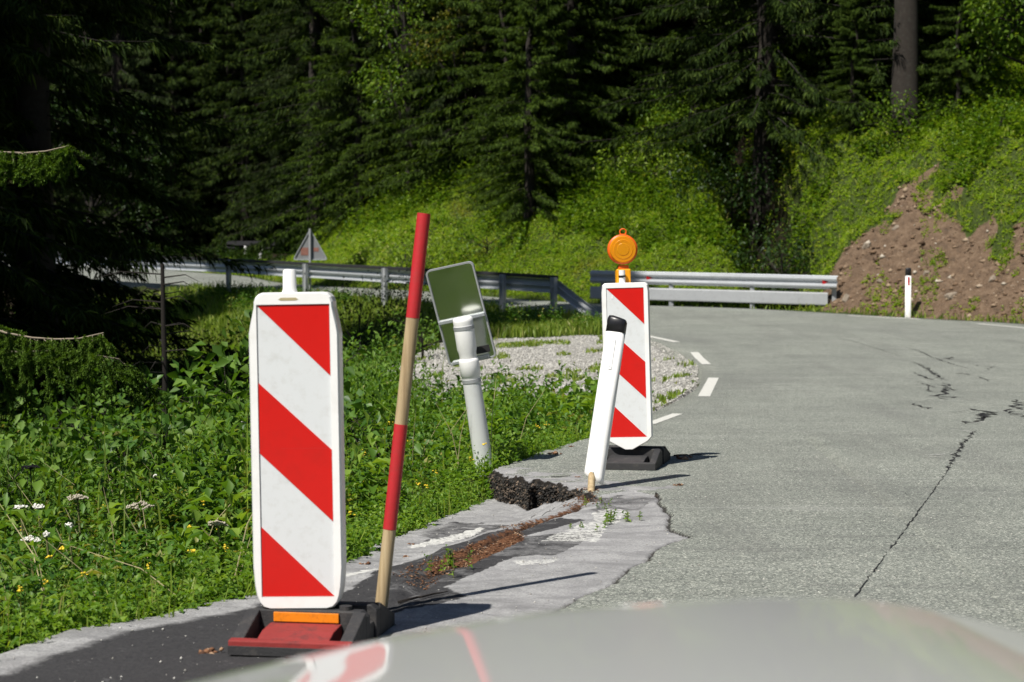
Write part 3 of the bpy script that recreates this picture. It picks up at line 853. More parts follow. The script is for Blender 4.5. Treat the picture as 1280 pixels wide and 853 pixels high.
# herb field, near part
rg = np.random.default_rng(5)
def keepfield(x, y): return (DI(x, y) > .03) & (gravelmask(x, y) < .08)
PR = [(PX, None) for PX in ()]
x, y = scatter(21000, -6, 1.6, 3.5, 15, keepfield, rg)
d = DI(x, y)
keep = rg.random(len(x)) < np.clip(1.1 - y / 22, .3, 1)
x, y, d = x[keep], y[keep], d[keep]
low = d < .38 + .25 * rg.random(len(x))
p = on_ground(x, y)
VF = plants(rg, p[low], .05 + .13 * rg.random(low.sum()) + .25 * d[low], 7, .030 + .035 * rg.random(low.sum()), .6)
stuff('low_weeds', VF, M['edge_herb'], 'low bright green weeds creeping over the broken asphalt edge')
xe, ye = scatter(60000, -4, 1.6, 3.5, 17, lambda x, y: (DI(x, y) > -.03 + .10 * fbm(x, y, 2.5, 3)) & (DI(x, y) < .42) & (fbm(x + 7, y, 1.8, 3) + .25 * rg.random(len(x)) > .03), rg)
pe = on_ground(xe, ye); pe[:, 2] = np.where(DI(xe, ye) < .12, zr(ye) - .05 - slump_edge(ye), pe[:, 2])
xg, yg = scatter(26000, -4, 1.6, 3.5, 18, lambda x, y: (DI(x, y) > -.04 + .12 * fbm(x, y, 2.5, 3)) & (DI(x, y) < 1.2) & (fbm(x + 3, y + 1, 1.4, 3) > -.02), rg)
pg = on_ground(xg, yg); pg[:, 2] = np.where(DI(xg, yg) < .12, zr(yg) - .05 - slump_edge(yg), pg[:, 2])
stuff('edge_grass', grassblades(rg, pg, .07 + .22 * rg.random(len(xg)) ** 2, .0022 + .002 * rg.random(len(xg)), 1.0), M['grass'], 'longer grass blades hanging over the asphalt edge')
stuff('low_weeds', plants(rg, pe, (.04 + .09 * rg.random(len(xe))) * (1 + 2.2 * np.clip(fbm(xe, ye, 1.5, 3), -.2, .4)), 6, (.018 + .05 * rg.random(len(xe)) ** 1.6), .6), M['edge_herb'], 'fringe of small bright leaves along the very edge of the asphalt')
hi = ~low
tall = fbm(x, y, .9, 3)
hh = .10 + .40 * rg.random(hi.sum()) + 1.5 * np.clip(tall[hi], -.12, .4)
hh = np.clip(hh, .08, 1.0)
VF = plants(rg, p[hi], hh, 10, .05 + .075 * rg.random(hi.sum()) ** 1.5, .36)
stuff('undergrowth', VF, M['herb'], 'dense leafy green weeds filling the slope left of the road')
# dark leaved clumps
x, y = scatter(9000, -6, 1.2, 5.5, 21, lambda x, y: keepfield(x, y) & (DI(x, y) > .7) & (fbm(x + 9, y, .7, 3) > .05), rg)
p = on_ground(x, y); n = len(x)
stuff('leafy_herbs', plants(rg, p, .35 + .35 * rg.random(n), 11, .09 + .05 * rg.random(n), .30), M['herb_dark'], 'taller dark green pointed leaves among the weeds')
# tall stands behind the near board
x, y = scatter(4200, -5.5, -.5, 9.5, 19, lambda x, y: (DI(x, y) > .55) & (x < -.75 - .03 * (y - 10)) & (fbm(x + 2, y, .8, 3) > -.10), rg)
n = len(x); hs = .45 + .45 * rg.random(n) + 1.1 * np.clip(fbm(x + 2, y, .8, 3), -.1, .35)
hs *= sm(DI(x, y), .3, 1.2) * (.75 + .35 * (x > -2.0))
stuff('tall_herbs', plants(rg, on_ground(x, y), hs, 14, .075 + .085 * rg.random(n), .34), M['herb_dark'], 'waist high stand of pointed leaves behind the near striped board')
x, y = scatter(450, -5.5, -.6, 9, 20, lambda x, y: (DI(x, y) > .5) & (x < -.6), rg)
n = len(x)
stuff('tall_grass', grassblades(rg, on_ground(x, y), .5 + .6 * rg.random(n), .004 + .004 * rg.random(n), .7), M['grass'], 'single tall grass stalks between the weeds')
# big leaved and yellowing plants
x, y = scatter(1500, -6, 1.2, 4, 15, lambda x, y: keepfield(x, y) & (DI(x, y) > .35) & (fbm(x + 19, y, .9, 3) > .02), rg)
n = len(x)
stuff('big_leaf_herbs', plants(rg, on_ground(x, y), .25 + .45 * rg.random(n), 9, .11 + .09 * rg.random(n), .42), M['edge_herb'], 'large soft green leaves among the smaller weeds')
x, y = scatter(3200, -6, 1.2, 4, 17, lambda x, y: keepfield(x, y) & (DI(x, y) > .5) & (fbm(x + 29, y + 4, 1.1, 3) > .11), rg)
n = len(x)
stuff('wilting_herbs', plants(rg, on_ground(x, y), .3 + .4 * rg.random(n), 11, .04 + .04 * rg.random(n), .3), M['broad_dull'], 'yellowing and browning weeds in patches')
# mid distance field
x, y = scatter(34000, -14, 2.6, 14.5, 52, lambda x, y: (DI(x, y) > .12) & (gravelmask(x, y) < .06), rg)
p = on_ground(x, y); n = len(x)
fbt = fbm(x, y, .5, 3)
gr = (y > 33) & (fbt < .16)
hh = np.where(gr, .10, .26 + .3 * rg.random(n) + .5 * np.clip(fbt, 0, .4)) * (.5 + .5 * sm(DI(x, y), .2, 1.2))
stuff('weeds', plants(rg, p[~gr], hh[~gr], 9, .08 + .05 * rg.random((~gr).sum()), .42, detail=False), M['herb'], 'weeds and nettles down in the hollow')
x, y = scatter(110000, -14, 2.6, 29, 53, lambda x, y: (DI(x, y) > .10) & (gravelmask(x, y) < .3), rg)
n = len(x)
stuff('grass', grassblades(rg, on_ground(x, y), .12 + .2 * rg.random(n), .008 + .008 * rg.random(n), .8), M['grass'], 'sunlit grass between the hollow and the guardrail')
# grass tufts on gravel & its rim
x, y = scatter(60000, -2.5, 3, 17, 34, lambda x, y: (DI(x, y) > .04) & (fbm(x, y * .6, 2.1, 4) > .19 - .17 * (y < 20.5) - .14 * (y > 32)), rg)
n = len(x)
stuff('grass_tufts', grassblades(rg, on_ground(x, y), .03 + .07 * rg.random(n), .006 + .006 * rg.random(n), 1.2), M['grass'], 'thin grass tufts growing through the pale gravel')
# broad dock leaves by the tilted post
cx, cy = G(660, 500).x, 18.6
x = rg.normal(size=160) * .55 + .2; y = rg.normal(size=160) * .8 + 17.6
k = DI(x, y) > .25; x, y = x[k], y[k]
stuff('dock_leaves', plants(rg, on_ground(x, y), .18 + .25 * rg.random(len(x)), 7, .20 + .10 * rg.random(len(x)), .40), M['edge_herb'], 'broad bright dock leaves in front of the gravel')
# gravel
x, y = scatter(42000, -3, 3, 18.5, 35.5, lambda x, y: (gravelmask(x, y) > .45) & (DI(x, y) > .02), rg)
pp = on_ground(x, y); pp[:, 2] += .004
stuff('gravel', stones(rg, pp, .008 + .016 * rg.random(len(x)) ** 2), M['gravel'], 'pale gravel pad inside the bend')
# bank cover
x, y = scatter(230000, -13, 15, 38, 72, lambda x, y: (DO(x, y) > .35 + .2 * vnoise(x, y, 1.2)) & (DO(x, y) < 16) & (rg.random(len(x)) > .92 * gully(x, y, DO(x, y))) & (rg.random(len(x)) > dirtmask(x, y, DO(x, y)) * (1.05 - .5 * (fbm(x, y, 1.3, 3) > .07))), rg)
n = len(x); dd = DO(x, y); tl = fbm(x, y, .6, 4)
p = on_ground(x, y); 
hh = (.05 + .12 * rg.random(n)) + np.clip(tl, 0, .5) * .5 * sm(dd, 1, 5) + .25 * sm(dd, 5, 8)
stuff('bank_vegetation', plants(rg, p, hh, 4, .055 + .05 * rg.random(n) + .03 * sm(dd, 4, 8), .5, detail=False), M['bank_leaf'], 'sunlit low green plants covering the road bank')
x, y = scatter(16000, -10, 15, 43, 60, lambda x, y: (DO(x, y) > 3.2 + 3 * fbm(x, y, .5, 3)) & (DO(x, y) < 13) & (fbm(x + 3, y, .55, 3) > -.03), rg)
n = len(x)
stuff('undergrowth', plants(rg, on_ground(x, y), .3 + .7 * rg.random(n), 9, .12 + .08 * rg.random(n), .45, detail=False), M['broad'], 'tall herbs and brambles along the top of the bank under the trees')
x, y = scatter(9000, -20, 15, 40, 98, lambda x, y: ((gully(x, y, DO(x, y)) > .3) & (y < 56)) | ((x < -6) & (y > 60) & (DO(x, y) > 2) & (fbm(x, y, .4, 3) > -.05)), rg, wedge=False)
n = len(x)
stuff('undergrowth', plants(rg, on_ground(x, y), .3 + .6 * rg.random(n), 9, .12 + .08 * rg.random(n), .45, detail=False), M['broad_dark'], 'undergrowth with shade painted into its dark leaves in the gully and beyond the upper road')
x, y = scatter(1500, -9, 13, 42, 58, lambda x, y: (DO(x, y) > 1.5) & (DO(x, y) < 10) & (dirtmask(x, y, DO(x, y)) < .4) & (fbm(x + 13, y, .8, 3) > .04), rg)
n = len(x)
stuff('herb_clumps', plants(rg, on_ground(x, y), .25 + .45 * rg.random(n), 10, .10 + .10 * rg.random(n), .5, detail=False), M['edge_herb'], 'brighter herb clumps standing out of the sunlit bank')
x, y = scatter(60000, -12, 15, 36, 60, lambda x, y: (DO(x, y) > .12) & (DO(x, y) < 9) & (dirtmask(x, y, DO(x, y)) < .5 + .3 * (DO(x, y) < .55)), rg)
n = len(x)
stuff('bank_grass', grassblades(rg, on_ground(x, y), .08 + .16 * rg.random(n), .010 + .008 * rg.random(n), .9), M['grass'], 'grass along the foot and face of the road bank')
# loose stones of the earth cut
x, y = scatter(30000, 7, 16, 35, 52, lambda x, y: (dirtmask(x, y, DO(x, y)) > .45) & (DO(x, y) > .3), rg)
n = len(x)
stuff('earth_and_stones', stones(rg, on_ground(x, y), .010 + .085 * rg.random(n) ** 9 + .008 * rg.random(n)), M['dirtstones'], 'loose brown earth and small stones of the slipped bank')

# tall stones one can tell apart
def rock(loc, r, label):
    import bmesh
    bm = bmesh.new(); bmesh.ops.create_icosphere(bm, subdivisions=2, radius=1)
    rr = random.Random(label)
    o = Vector((rr.random() * 9, rr.random() * 9, rr.random() * 9))
    from mathutils import noise
    for v in bm.verts:
        v.co *= 1 + .45 * noise.noise(v.co * 1.1 + o)
        for ax in range(3): v.co[ax] = max(-.78, min(.78, v.co[ax]))
        v.co = Vector((v.co.x * r * 1.2, v.co.y * r, v.co.z * r * .75))
    me = bpy.data.meshes.new('rock'); bm.to_mesh(me); bm.free(); me.materials.append(M['stone'])
    ob = bpy.data.objects.new('rock', me); ob.location = loc; ob.rotation_euler = (rr.random(), rr.random(), rr.random() * 6)
    COL.objects.link(ob); tag(ob, label, 'rock', 'stones in the earth bank'); return ob
def bank_pt(px, py):
    d = 34.
    while d < 70:
        p_ = P(px, py, d)
        if p_.z <= float(ground(p_.x, p_.y)) and float(DO(p_.x, p_.y)) > 0.2: return p_
        d += .05
    return P(px, py, 42)
for px, py, r, lb in [(1083, 308, .12, 'pale angular stone high on the earth bank, left of the delineator post'), (1121, 286, .10, 'pale stone near the top of the earth bank'),
                      (1189, 371, .15, 'pale upright stone low in the earth bank right of the delineator post'), (1158, 343, .09, 'small stone above and right of the delineator post'),
                      (1057, 374, .12, 'brown stone at the foot of the bank beside the rail end'), (1100, 352, .08, 'small stone low on the bank just left of the delineator post'), (1240, 350, .10, 'grey stone at the right edge of the earth bank')]:
    rock(bank_pt(px, py), r, lb)

# ------------------------------------------------------------------ debris on the broken edge
x = rg.uniform(-.6, .6, 9000); y = rg.uniform(7.4, 11, 9000)
fxx = fiss_x(y); nn = fbm(x, y, 3, 4)
k = (np.abs(x - fxx + .03) < (.03 + .40 * nn)) & (rg.random(len(x)) < .6)
k |= inside_poly(x + nn * .1, y + nn * .3, gp([(540, 705), (590, 676), (640, 664), (655, 672), (620, 690), (590, 705), (560, 715)]))
x, y = x[k], y[k]
pp = np.stack([x, y, patch_z(x, y) + .003], -1)
vf1 = stones(rg, pp, .003 + .006 * rg.random(len(x)) ** 2, .5)
a = rg.random(len(x)) * 6.28
vf2 = leaves(pp + [0, 0, .006], np.stack([np.cos(a), np.sin(a), rg.normal(size=len(x)) * .2], -1), .012 + .02 * rg.random(len(x)), .0025 + .003 * rg.random(len(x)), droop=.05)
stuff('debris', joinVF([vf1, vf2]), M['debris'], 'rusty brown needles and crumbled bark lying along the fissure')
# lumps on the broken face
sc = np.array(SCARP)
t = rg.random(6000); tx = sc[0, 0] + t * (sc[-1, 0] - sc[0, 0]); ty = np.interp(tx, sc[:, 0], sc[:, 1]) - rg.random(6000) * .06 - .01
tz = -rg.random(6000) * .15 - .015
stuff('asphalt_rubble', stones(rg, np.stack([tx, ty, tz], -1), .003 + .011 * rg.random(6000) ** 2.5, .9), M['tar_lump'], 'black crumbling asphalt and soil in the face of the broken step')
x = rg.uniform(-1.8, 3.5, 4200); y = rg.uniform(5.6, 16, 4200); k = (DI(x, y) < -.02) ; x, y = x[k], y[k]
stuff('grit', stones(rg, np.stack([x, y, np.where(x < Cx(y), patch_z(x, y), 0) + .002], -1), .002 + .004 * rg.random(len(x)) ** 3, .7), M['gravel'], 'loose pale grit scattered on the asphalt')
def clod(px, py, r, label, mat='debris', name='clod', n=14, flat=.5, spread=1.0):
    p0 = G(px, py); p0.z = pz(p0.x, p0.y) if p0.x < Cx(p0.y) else float(zr(p0.y))
    rg2 = np.random.default_rng(int(px * 7 + py))
    a = np.stack([rg2.normal(size=n) * r * .6 * spread, rg2.normal(size=n) * r * .6 * spread, np.abs(rg2.normal(size=n)) * r * .2], -1)
    VF = stones(rg2, a, r * (.3 + .3 * rg2.random(n)), flat)
    o = mesh_np(name, VF[0], [VF[1]], M[mat]); o.location = p0
    tag(o, label, 'clod', 'brown clods on the asphalt'); return o
for a in [(455, 687, .022, 'small brown clod on the slab edge right of the near striped board'), (507, 675, .016, 'tiny brown clod beside the faded edge line'), (692, 569, .035, 'reddish clod on the upper slab by the grass edge'),
          (713, 559, .016, 'dark crumb furthest back along the grass edge'), (722, 597, .014, 'crumb on the slab just left of the white post'), (855, 575, .05, 'brown clod against the far rubber foot'), (848, 608, .022, 'flat brown crumbs right of the white post'),
          (265, 812, .03, 'patch of brown crumbs left of the red rubber foot'), (513, 655, .016, 'brown lump on the pale rim of the sunken slab'), (680, 648, .035, 'reddish brown clod under the black step')]:
    clod(*a)
def twig(px, py, px2, py2, label, r=.004):
    a, b = G(px, py), G(px2, py2)
    mb = MB(); pts = []
    for k in range(7):
        t = k / 6; v = a.lerp(b, t); z = float(zr(v.y)) if v.x > Cx(v.y) else pz(v.x, v.y)
        pts.append((v.x + rng.normal() * .008, v.y + rng.normal() * .01, z + r + .004))
    mb.tube(pts, [r, r, r * .9, r * .8, r * .7, r * .5, r * .3], 5)
    o = mb.build('twig', M['bark_dark']); tag(o, label, 'twig', 'twigs on the asphalt')
twig(845, 571, 878, 570, 'thin dark twig lying right of the far rubber foot', .006)
twig(498, 752, 560, 741, 'dark twig on the dark asphalt right of the striped pole foot', .006)
twig(690, 598, 712, 596, 'short twig on the slab left of the white post', .003)
# small plants on the asphalt
def sprout(px, py, n, h, ll, label):
    p0 = G(px, py); z = pz(p0.x, p0.y)
    rg2 = np.random.default_rng(int(px)); s_ = empty('weed_plant', (p0.x, p0.y, z))
    pos = np.stack([rg2.normal(size=n) * .05, rg2.normal(size=n) * .08, np.zeros(n)], -1)
    VF = plants(rg2, pos, h * (.5 + .6 * rg2.random(n)), 8, np.full(n, ll), .55)
    mesh_np('leaves', VF[0], [VF[1]], M['edge_herb'], s_)
    mb = MB()
    for q_ in pos: mb.tube([q_, q_ + [0, 0, h * .8]], .0015, 4)
    mb.build('stem', M['stem'], s_)['kind'] = 'stuff'
    tag(s_, label, 'weed', 'small weeds in the road cracks')
sprout(776, 650, 12, .06, .028, 'small pale green weed sprouting on the dusty asphalt right of the white post')
sprout(564, 712, 9, .10, .03, 'small green weed growing in the brown fissure right of the striped pole')
sprout(735, 661, 4, .04, .022, 'tiny weed at the edge of the brown fissure')
sprout(738, 632, 6, .05, .02, 'tuft of weed at the foot of the white post')

# ------------------------------------------------------------------ striped boards
def rubber_foot(name, loc, rz, red, label, wd=.44, ln=.78, h=.118, mid=.12):
    r = empty(name, loc, (0, 0, rz))
    front = M['rubber_red'] if red else M['rubber']
    hw, hl = wd / 2, ln / 2
    def wing(sgn, mat):
        # a wing: floor ramp, two side cheeks, end lip
        my = lambda v: v * sgn
        m1 = MB()
        def pr(poly, x0, x1):    # poly of (y,z)
            n = len(poly); vs = [Vector((x0, my(a_), b_)) for a_, b_ in poly] + [Vector((x1, my(a_), b_)) for a_, b_ in poly]
            m1.add(vs, [tuple(range(n)), tuple(range(2 * n - 1, n - 1, -1))] + [(i_, i_ + n, (i_ + 1) % n + n, (i_ + 1) % n) for i_ in range(n)])
        pr([(-hl, 0), (-hl, .048), (-hl + .035, .052), (-hl + .035, 0)], -hw, hw)                       # lip
        cheek = [(-hl + .035, 0), (-hl + .035, .052), (-mid, h), (-mid, 0)]
        pr([(-hl + .035, 0), (-hl + .035, .040), (-hl + .06, .052), (-hl + (hl - mid) * .5, .066), (-mid - .02, .074), (-mid, .074), (-mid, 0)], -hw + .085, hw - .085)  # humped ramp
        m2, m1 = m1, MB()
        pr(cheek, -hw, -hw + .045); pr(cheek, hw - .045, hw)
        pr([(-hl + .035, 0), (-hl + .035, .018), (-mid, .02), (-mid, 0)], -hw + .045, hw - .045)
        m1.build('cheeks', M['rubber'], r, bevel=.004)
        if red and sgn > 0:
            m3 = MB(); m3.box(-hw, hw, -hl - .0035, -hl + .001, .0, .030); m3.build('worn_lip', M['rubber'], r, bevel=.001)
        return m2
    w1 = wing(1, front).build('ramp', front, r, bevel=.004)
    w2 = wing(-1, None).build('ramp', M['rubber'], r, bevel=.004)
    if red: w1['label'] = 'red rubber ramp facing the road'
    c = MB(); 
    c.prism([(-hw, 0), (-hw, h - .02), (-hw + .02, h), (hw - .02, h), (hw, h - .02), (hw, 0)], -mid, -.045)
    c.prism([(-hw, 0), (-hw, h - .02), (-hw + .02, h), (hw - .02, h), (hw, h - .02), (hw, 0)], .045, mid)
    c.box(-hw + .01, hw - .01, -.05, .05, 0, .062)
    c.build('body', M['rubber'], r, bevel=.005)
    k = MB()
    for xx in (-hw + .10, hw - .08):
        k = MB().tube([(xx, -mid + .03, h - .005), (xx, -mid + .03, h + .014)], .022, 12)
        if red: k.build('knob', M['rubber'], r, bevel=.002)
    sck = MB().box(-.046, .046, -.03, .035, .06, h + .035); sck.build('socket', M['rubber'], r, bevel=.006)
    if red:
        MB().box(-.115, .115, -mid - .009, -mid - .0005, h - .040, h - .008).build('reflector_strip', M['orange_strip'], r, bevel=.0015)
    tag(r, label, 'sign foot'); return r

STR = [[(0, 1), (1, 1), (1, .757)], [(0, .735), (1, .503), (1, .257), (0, .493)], [(0, .24), (1, 0), (0, 0)]]
def board(name, loc, rot, label, near):
    r = empty(name, loc, rot)
    hw = .125
    fr = MB()
    # outer outline (x,z) around film 0..1
    if near:
        o = [(-.100, -.043), (.100, -.043), (.122, -.037), (.136, -.022), (.144, .0), (.150, .035), (.155, .10), (.155, .90), (.150, .93), (.137, .99), (.136, 1.010), (.130, 1.026), (.119, 1.037), (.104, 1.042), (-.104, 1.042), (-.119, 1.037), (-.130, 1.026), (-.136, 1.010), (-.137, .99), (-.150, .93), (-.155, .90), (-.155, .10), (-.150, .035), (-.144, .0), (-.136, -.022), (-.122, -.037)]
        t = .052
    else:
        o = [(-.025, -.085), (.025, -.085), (.13, -.03), (.158, .0), (.158, .97), (.152, 1.02), (.135, 1.035), (-.135, 1.035), (-.152, 1.02), (-.158, .97), (-.158, .0), (-.13, -.03)]
        t = .045
    n = len(o)
    # front ring (recess), side and back
    inn = []
    for (a_, b_) in o:
        inn.append((max(-hw - .001, min(hw + .001, a_)), max(-.001, min(1.001, b_))))
    vs = [(a_ * .965, -t, b_ if 0 < b_ < 1 else (b_ - .004 if b_ > 0 else b_ + .004)) for a_, b_ in o] + [(a_, -t + .012, b_) for a_, b_ in o] + [(a_, t - .012, b_) for a_, b_ in o] + [(a_ * .965, t, b_) for a_, b_ in o]
    vs += [(a_, -t, b_) for a_, b_ in inn] + [(a_, -t + .010, b_) for a_, b_ in inn]
    fs = []
    for k in range(n):
        k2 = (k + 1) % n
        fs += [(k, k2, n + k2, n + k), (n + k, n + k2, 2 * n + k2, 2 * n + k), (2 * n + k, 2 * n + k2, 3 * n + k2, 3 * n + k), (4 * n + k, 4 * n + k2, k2, k), (5 * n + k, 5 * n + k2, 4 * n + k2, 4 * n + k)]
    fs.append(tuple(3 * n + k for k in range(n)))
    import bmesh
    fr.add(vs, fs)
    f = fr.build('frame', M['white_plastic'], r)
    me = f.data; bm = bmesh.new(); bm.from_mesh(me)
    bmesh.ops.remove_doubles(bm, verts=bm.verts[:], dist=1e-5)
    bmesh.ops.dissolve_degenerate(bm, edges=bm.edges[:], dist=1e-6)
    bmesh.ops.recalc_face_normals(bm, faces=bm.faces[:]); bm.to_mesh(me); bm.free()
    MB().box(-hw, hw, -t + .006, -t + .011, 0, 1).build('panel', M['film_white'], r)
    for s_ in STR:
        poly = [(-hw + .001 + u_ * (2 * hw - .002), .001 + v_ * .998) for u_, v_ in s_]
        MB().prism(poly, -t + .0042, -t + .0058).build('stripe', M['film_red'], r)
    return r, t

LN = 6.32                                # distance of the near board
bl = P(376, 743, LN)
near, t_ = board('striped_board', bl, (0, math.radians(-.9), math.radians(-3)), None, True)
tag(near, 'larger red and white striped warning board standing in a red and black rubber foot', 'traffic board')
mb = MB(); mb.tube([(-.018, 0, 1.03), (-.018, 0, 1.055), (-.018, 0, 1.115), (-.018, 0, 1.121)], [.030, .0235, .0225, .018], 20); mb.build('handle_stub', M['white_plastic'], near, smooth=True)
MB().prism([(-.05, 1.018), (-.04, 1.014), (.01, 1.014), (.02, 1.018), (.01, 1.024), (-.04, 1.024)], -t_ - .0008, -t_ + .002).build('slot', M['dry'], near)
MB().box(-.05, .11, -t_ + .0038, -t_ + .0041, .508, .5088).build('seam', M['paint_red'], near)
# stub that goes down into the foot
MB().box(-.038, .038, -.018, .022, -.10, -.03).build('tenon', M['white_plastic'], near)
FZ = 0.002
ft = rubber_foot('rubber_foot', (bl.x + .045, LN + .03, .0), math.radians(-10), True, 'rubber foot with a red front ramp and orange strip under the near striped board', wd=.42, ln=.62, mid=.10)
zf = pz(ft.location.x, ft.location.y)
ft.location.z = max(pz(ft.location.x + a_, ft.location.y + b_) for a_ in (-.2, 0, .2) for b_ in (-.4, 0, .4)) + .001
LF = 12.35
blf = P(786.5, 546, LF)
far, t2 = board('striped_board', blf, (0, math.radians(-1.6), math.radians(-9)), None, False)
tag(far, 'smaller red and white striped board carrying an amber lamp, behind the leaning white post', 'traffic board')
for px_, pz_, w_, h_ in ((-.085, .93, .010, .022), (-.11, .80, .008, .012), (-.105, .76, .009, .014), (-.108, .73, .006, .008)):
    MB().box(px_ - w_ / 2, px_ + w_ / 2, -t2 + .0032, -t2 + .004, pz_, pz_ + h_).build('chip', M['white_plastic'] if pz_ > .9 else M['crack'], far)
MB().tube([(-.02, 0, 1.03), (-.02, 0, 1.12)], .021, 14).build('tube_stub', M['white_plastic'], far)
MB().tube([(-.02, 0, 1.072), (-.02, 0, 1.084)], .025, 14).build('clamp_band', M['black_plastic'], far)
f2 = rubber_foot('rubber_foot', (blf.x + .03, LF + .12, .0), math.radians(-12), False, 'all black rubber foot under the far striped board', wd=.42, ln=.8)
# lamp (a thing of its own, clipped on the board)
lm = empty('warning_lamp', P(777.5, 357, LF + .045), (0, math.radians(-1), math.radians(6)))
tag(lm, 'amber flashing warning lamp clipped on top of the far striped board', 'lamp')
MB().box(-.035, .062, -.005, .075, -.005, .112).build('battery_box', M['yellow_plastic'], lm, bevel=.010)
MB().box(-.022, .050, .0, .06, .108, .136).build('neck', M['orange_plastic'], lm, bevel=.008)
cz = .242
def disc(prof, n=40):
    mb_ = MB(); vs = []; 
    for (rr, yy) in prof:
        vs += [(.008 + rr * math.cos(2 * math.pi * k / n), yy, cz + rr * math.sin(2 * math.pi * k / n)) for k in range(n)]
    fs = []
    for i_ in range(len(prof) - 1):
        for k in range(n): fs.append((i_ * n + k, i_ * n + (k + 1) % n, (i_ + 1) * n + (k + 1) % n, (i_ + 1) * n + k))
    fs.append(tuple(range(n))); fs.append(tuple((len(prof) - 1) * n + k for k in range(n)))
    return mb_.add(vs, fs)
disc([(.006, -.026), (.040, -.026), (.043, -.0235), (.064, -.025), (.067, -.0225), (.086, -.022), (.090, -.012), (.090, -.002), (.082, .0), (.06, -.004)]).build('front_lens', M['lens'], lm)
disc([(.06, .030), (.080, .026), (.088, .042), (.072, .062), (.04, .075), (.01, .078)]).build('rear_lens', M['lens'], lm, smooth=True)
disc([(.084, -.004), (.102, -.002), (.102, .026), (.084, .028)]).build('lens_ring', M['orange_plastic'], lm, smooth=True)
mb = MB(); mb.tube([(.014 + .022 * math.cos(a_), .012, cz + .118 + .020 * math.sin(a_)) for a_ in np.linspace(0, 2 * math.pi, 17)], .005, 6)
mb.box(-.006, .034, .002, .024, cz + .098, cz + .106); mb.build('handle_ring', M['orange_plastic'], lm)

# ------------------------------------------------------------------ striped wooden pole
a = P(476, 770, 6.95); b = P(530, 267, 6.95)
a.z = pz(a.x, a.y)
pl = empty('marker_pole', a)
tag(pl, 'leaning wooden pole painted in red bands, stuck up beside the near striped board', 'pole')
dv = b - a
seg = [(.0, .205, M['wood'], 'bare_band'), (.205, .470, M['paint_red'], 'red_band'), (.470, .738, M['wood'], 'bare_band'), (.738, 1.0, M['paint_red'], 'red_band')]
for s0, s1, mt, nm in seg:
    rr = .0255 if 'red' in nm else .0245
    pts = [dv * (s0 + (s1 - s0) * k / 6) for k in range(7)]
    rad = [rr] * 7
    o = MB().tube(pts, rad, 18).build(nm, mt, pl, smooth=True)

# ------------------------------------------------------------------ leaning white post with black cap
pb = P(741, 606, 11.0); 
dl = empty('delineator_post', (pb.x, pb.y, pz(pb.x, pb.y)))
tp = P(772.5, 397, 11.18)
ax = (tp - pb); L_ = ax.length; ax.normalize()
Rm = ax.to_track_quat('Z', 'Y').to_matrix().to_4x4()
# post local frame: Z along the post, X across the picture
xz = Vector((1, 0, 0)) - ax * ax.x; xz.normalize(); yz = ax.cross(xz)
Rm = Matrix((( xz.x, yz.x, ax.x), (xz.y, yz.y, ax.y), (xz.z, yz.z, ax.z))).to_4x4()
off = pb - Vector(dl.location)
Rm = Matrix.Translation(off) @ Rm @ Matrix.Rotation(math.radians(-14), 4, 'Z')
def oval(z, sx, sy, n=16):
    return [(sx * math.copysign(abs(math.cos(t_)) ** .6, math.cos(t_)), sy * math.copysign(abs(math.sin(t_)) ** .6, math.sin(t_)), z) for t_ in [2 * math.pi * k / n for k in range(n)]]
def loft(rings, M4, caps=True):
    n = len(rings[0]); mb_ = MB(); vs = [M4 @ Vector(v) for r_ in rings for v in r_]
    fs = [(i_ * n + k, i_ * n + (k + 1) % n, (i_ + 1) * n + (k + 1) % n, (i_ + 1) * n + k) for i_ in range(len(rings) - 1) for k in range(n)]
    if caps: fs += [tuple(range(n)), tuple((len(rings) - 1) * n + k for k in range(n))]
    return mb_.add(vs, fs)
loft([[(x_, y_, .03 - .45 * x_) for x_, y_, z_ in oval(0, .06, .048)], [(x_, y_, .06 - .3 * x_) for x_, y_, z_ in oval(0, .06, .048)], oval(L_ * .5, .060, .048), oval(L_ - .095, .058, .046)], Rm).build('post_body', M['white_plastic'], dl, smooth=True)
def slope(r_, k): return [(x_, y_, z_ + k * x_) for x_, y_, z_ in r_]
loft([slope(oval(L_ - .096, .0595, .0475), 0), slope(oval(L_ - .02, .0595, .0475), -.12), slope(oval(L_ - .004, .052, .042), -.16), slope(oval(L_, .035, .028), -.2)], Rm).build('black_cap', M['black_plastic'], dl, smooth=True)
def lbox(x0, x1, y0, y1, z0, z1, nm, mt, par, bev=.003): return MB().box(x0, x1, y0, y1, z0, z1, M=Rm).build(nm, mt, par, bevel=bev)
lbox(-.012, .018, -.0515, -.0475, L_ - .33, L_ - .14, 'reflector_recess', M['white_plastic'], dl)
for z_ in (L_ - .16, L_ - .31, .07): 
    MB().tube([Rm @ Vector((.003, -.0525, z_)), Rm @ Vector((.003, -.049, z_))], .004, 8).build('screw', M['galv_matt'], dl)
mb = MB()
k0 = P(738, 640, 10.75) - dl.location; mb.tube([k0 + Vector((0, 0, -.06)), k0, Rm @ Vector((-.02, 0, .1))], [.028, .025, .02], 10)
mb.build('wooden_stake', M['wood'], dl, smooth=True)
tag(dl, 'leaning white plastic post with black cap at the broken asphalt step', 'road post')

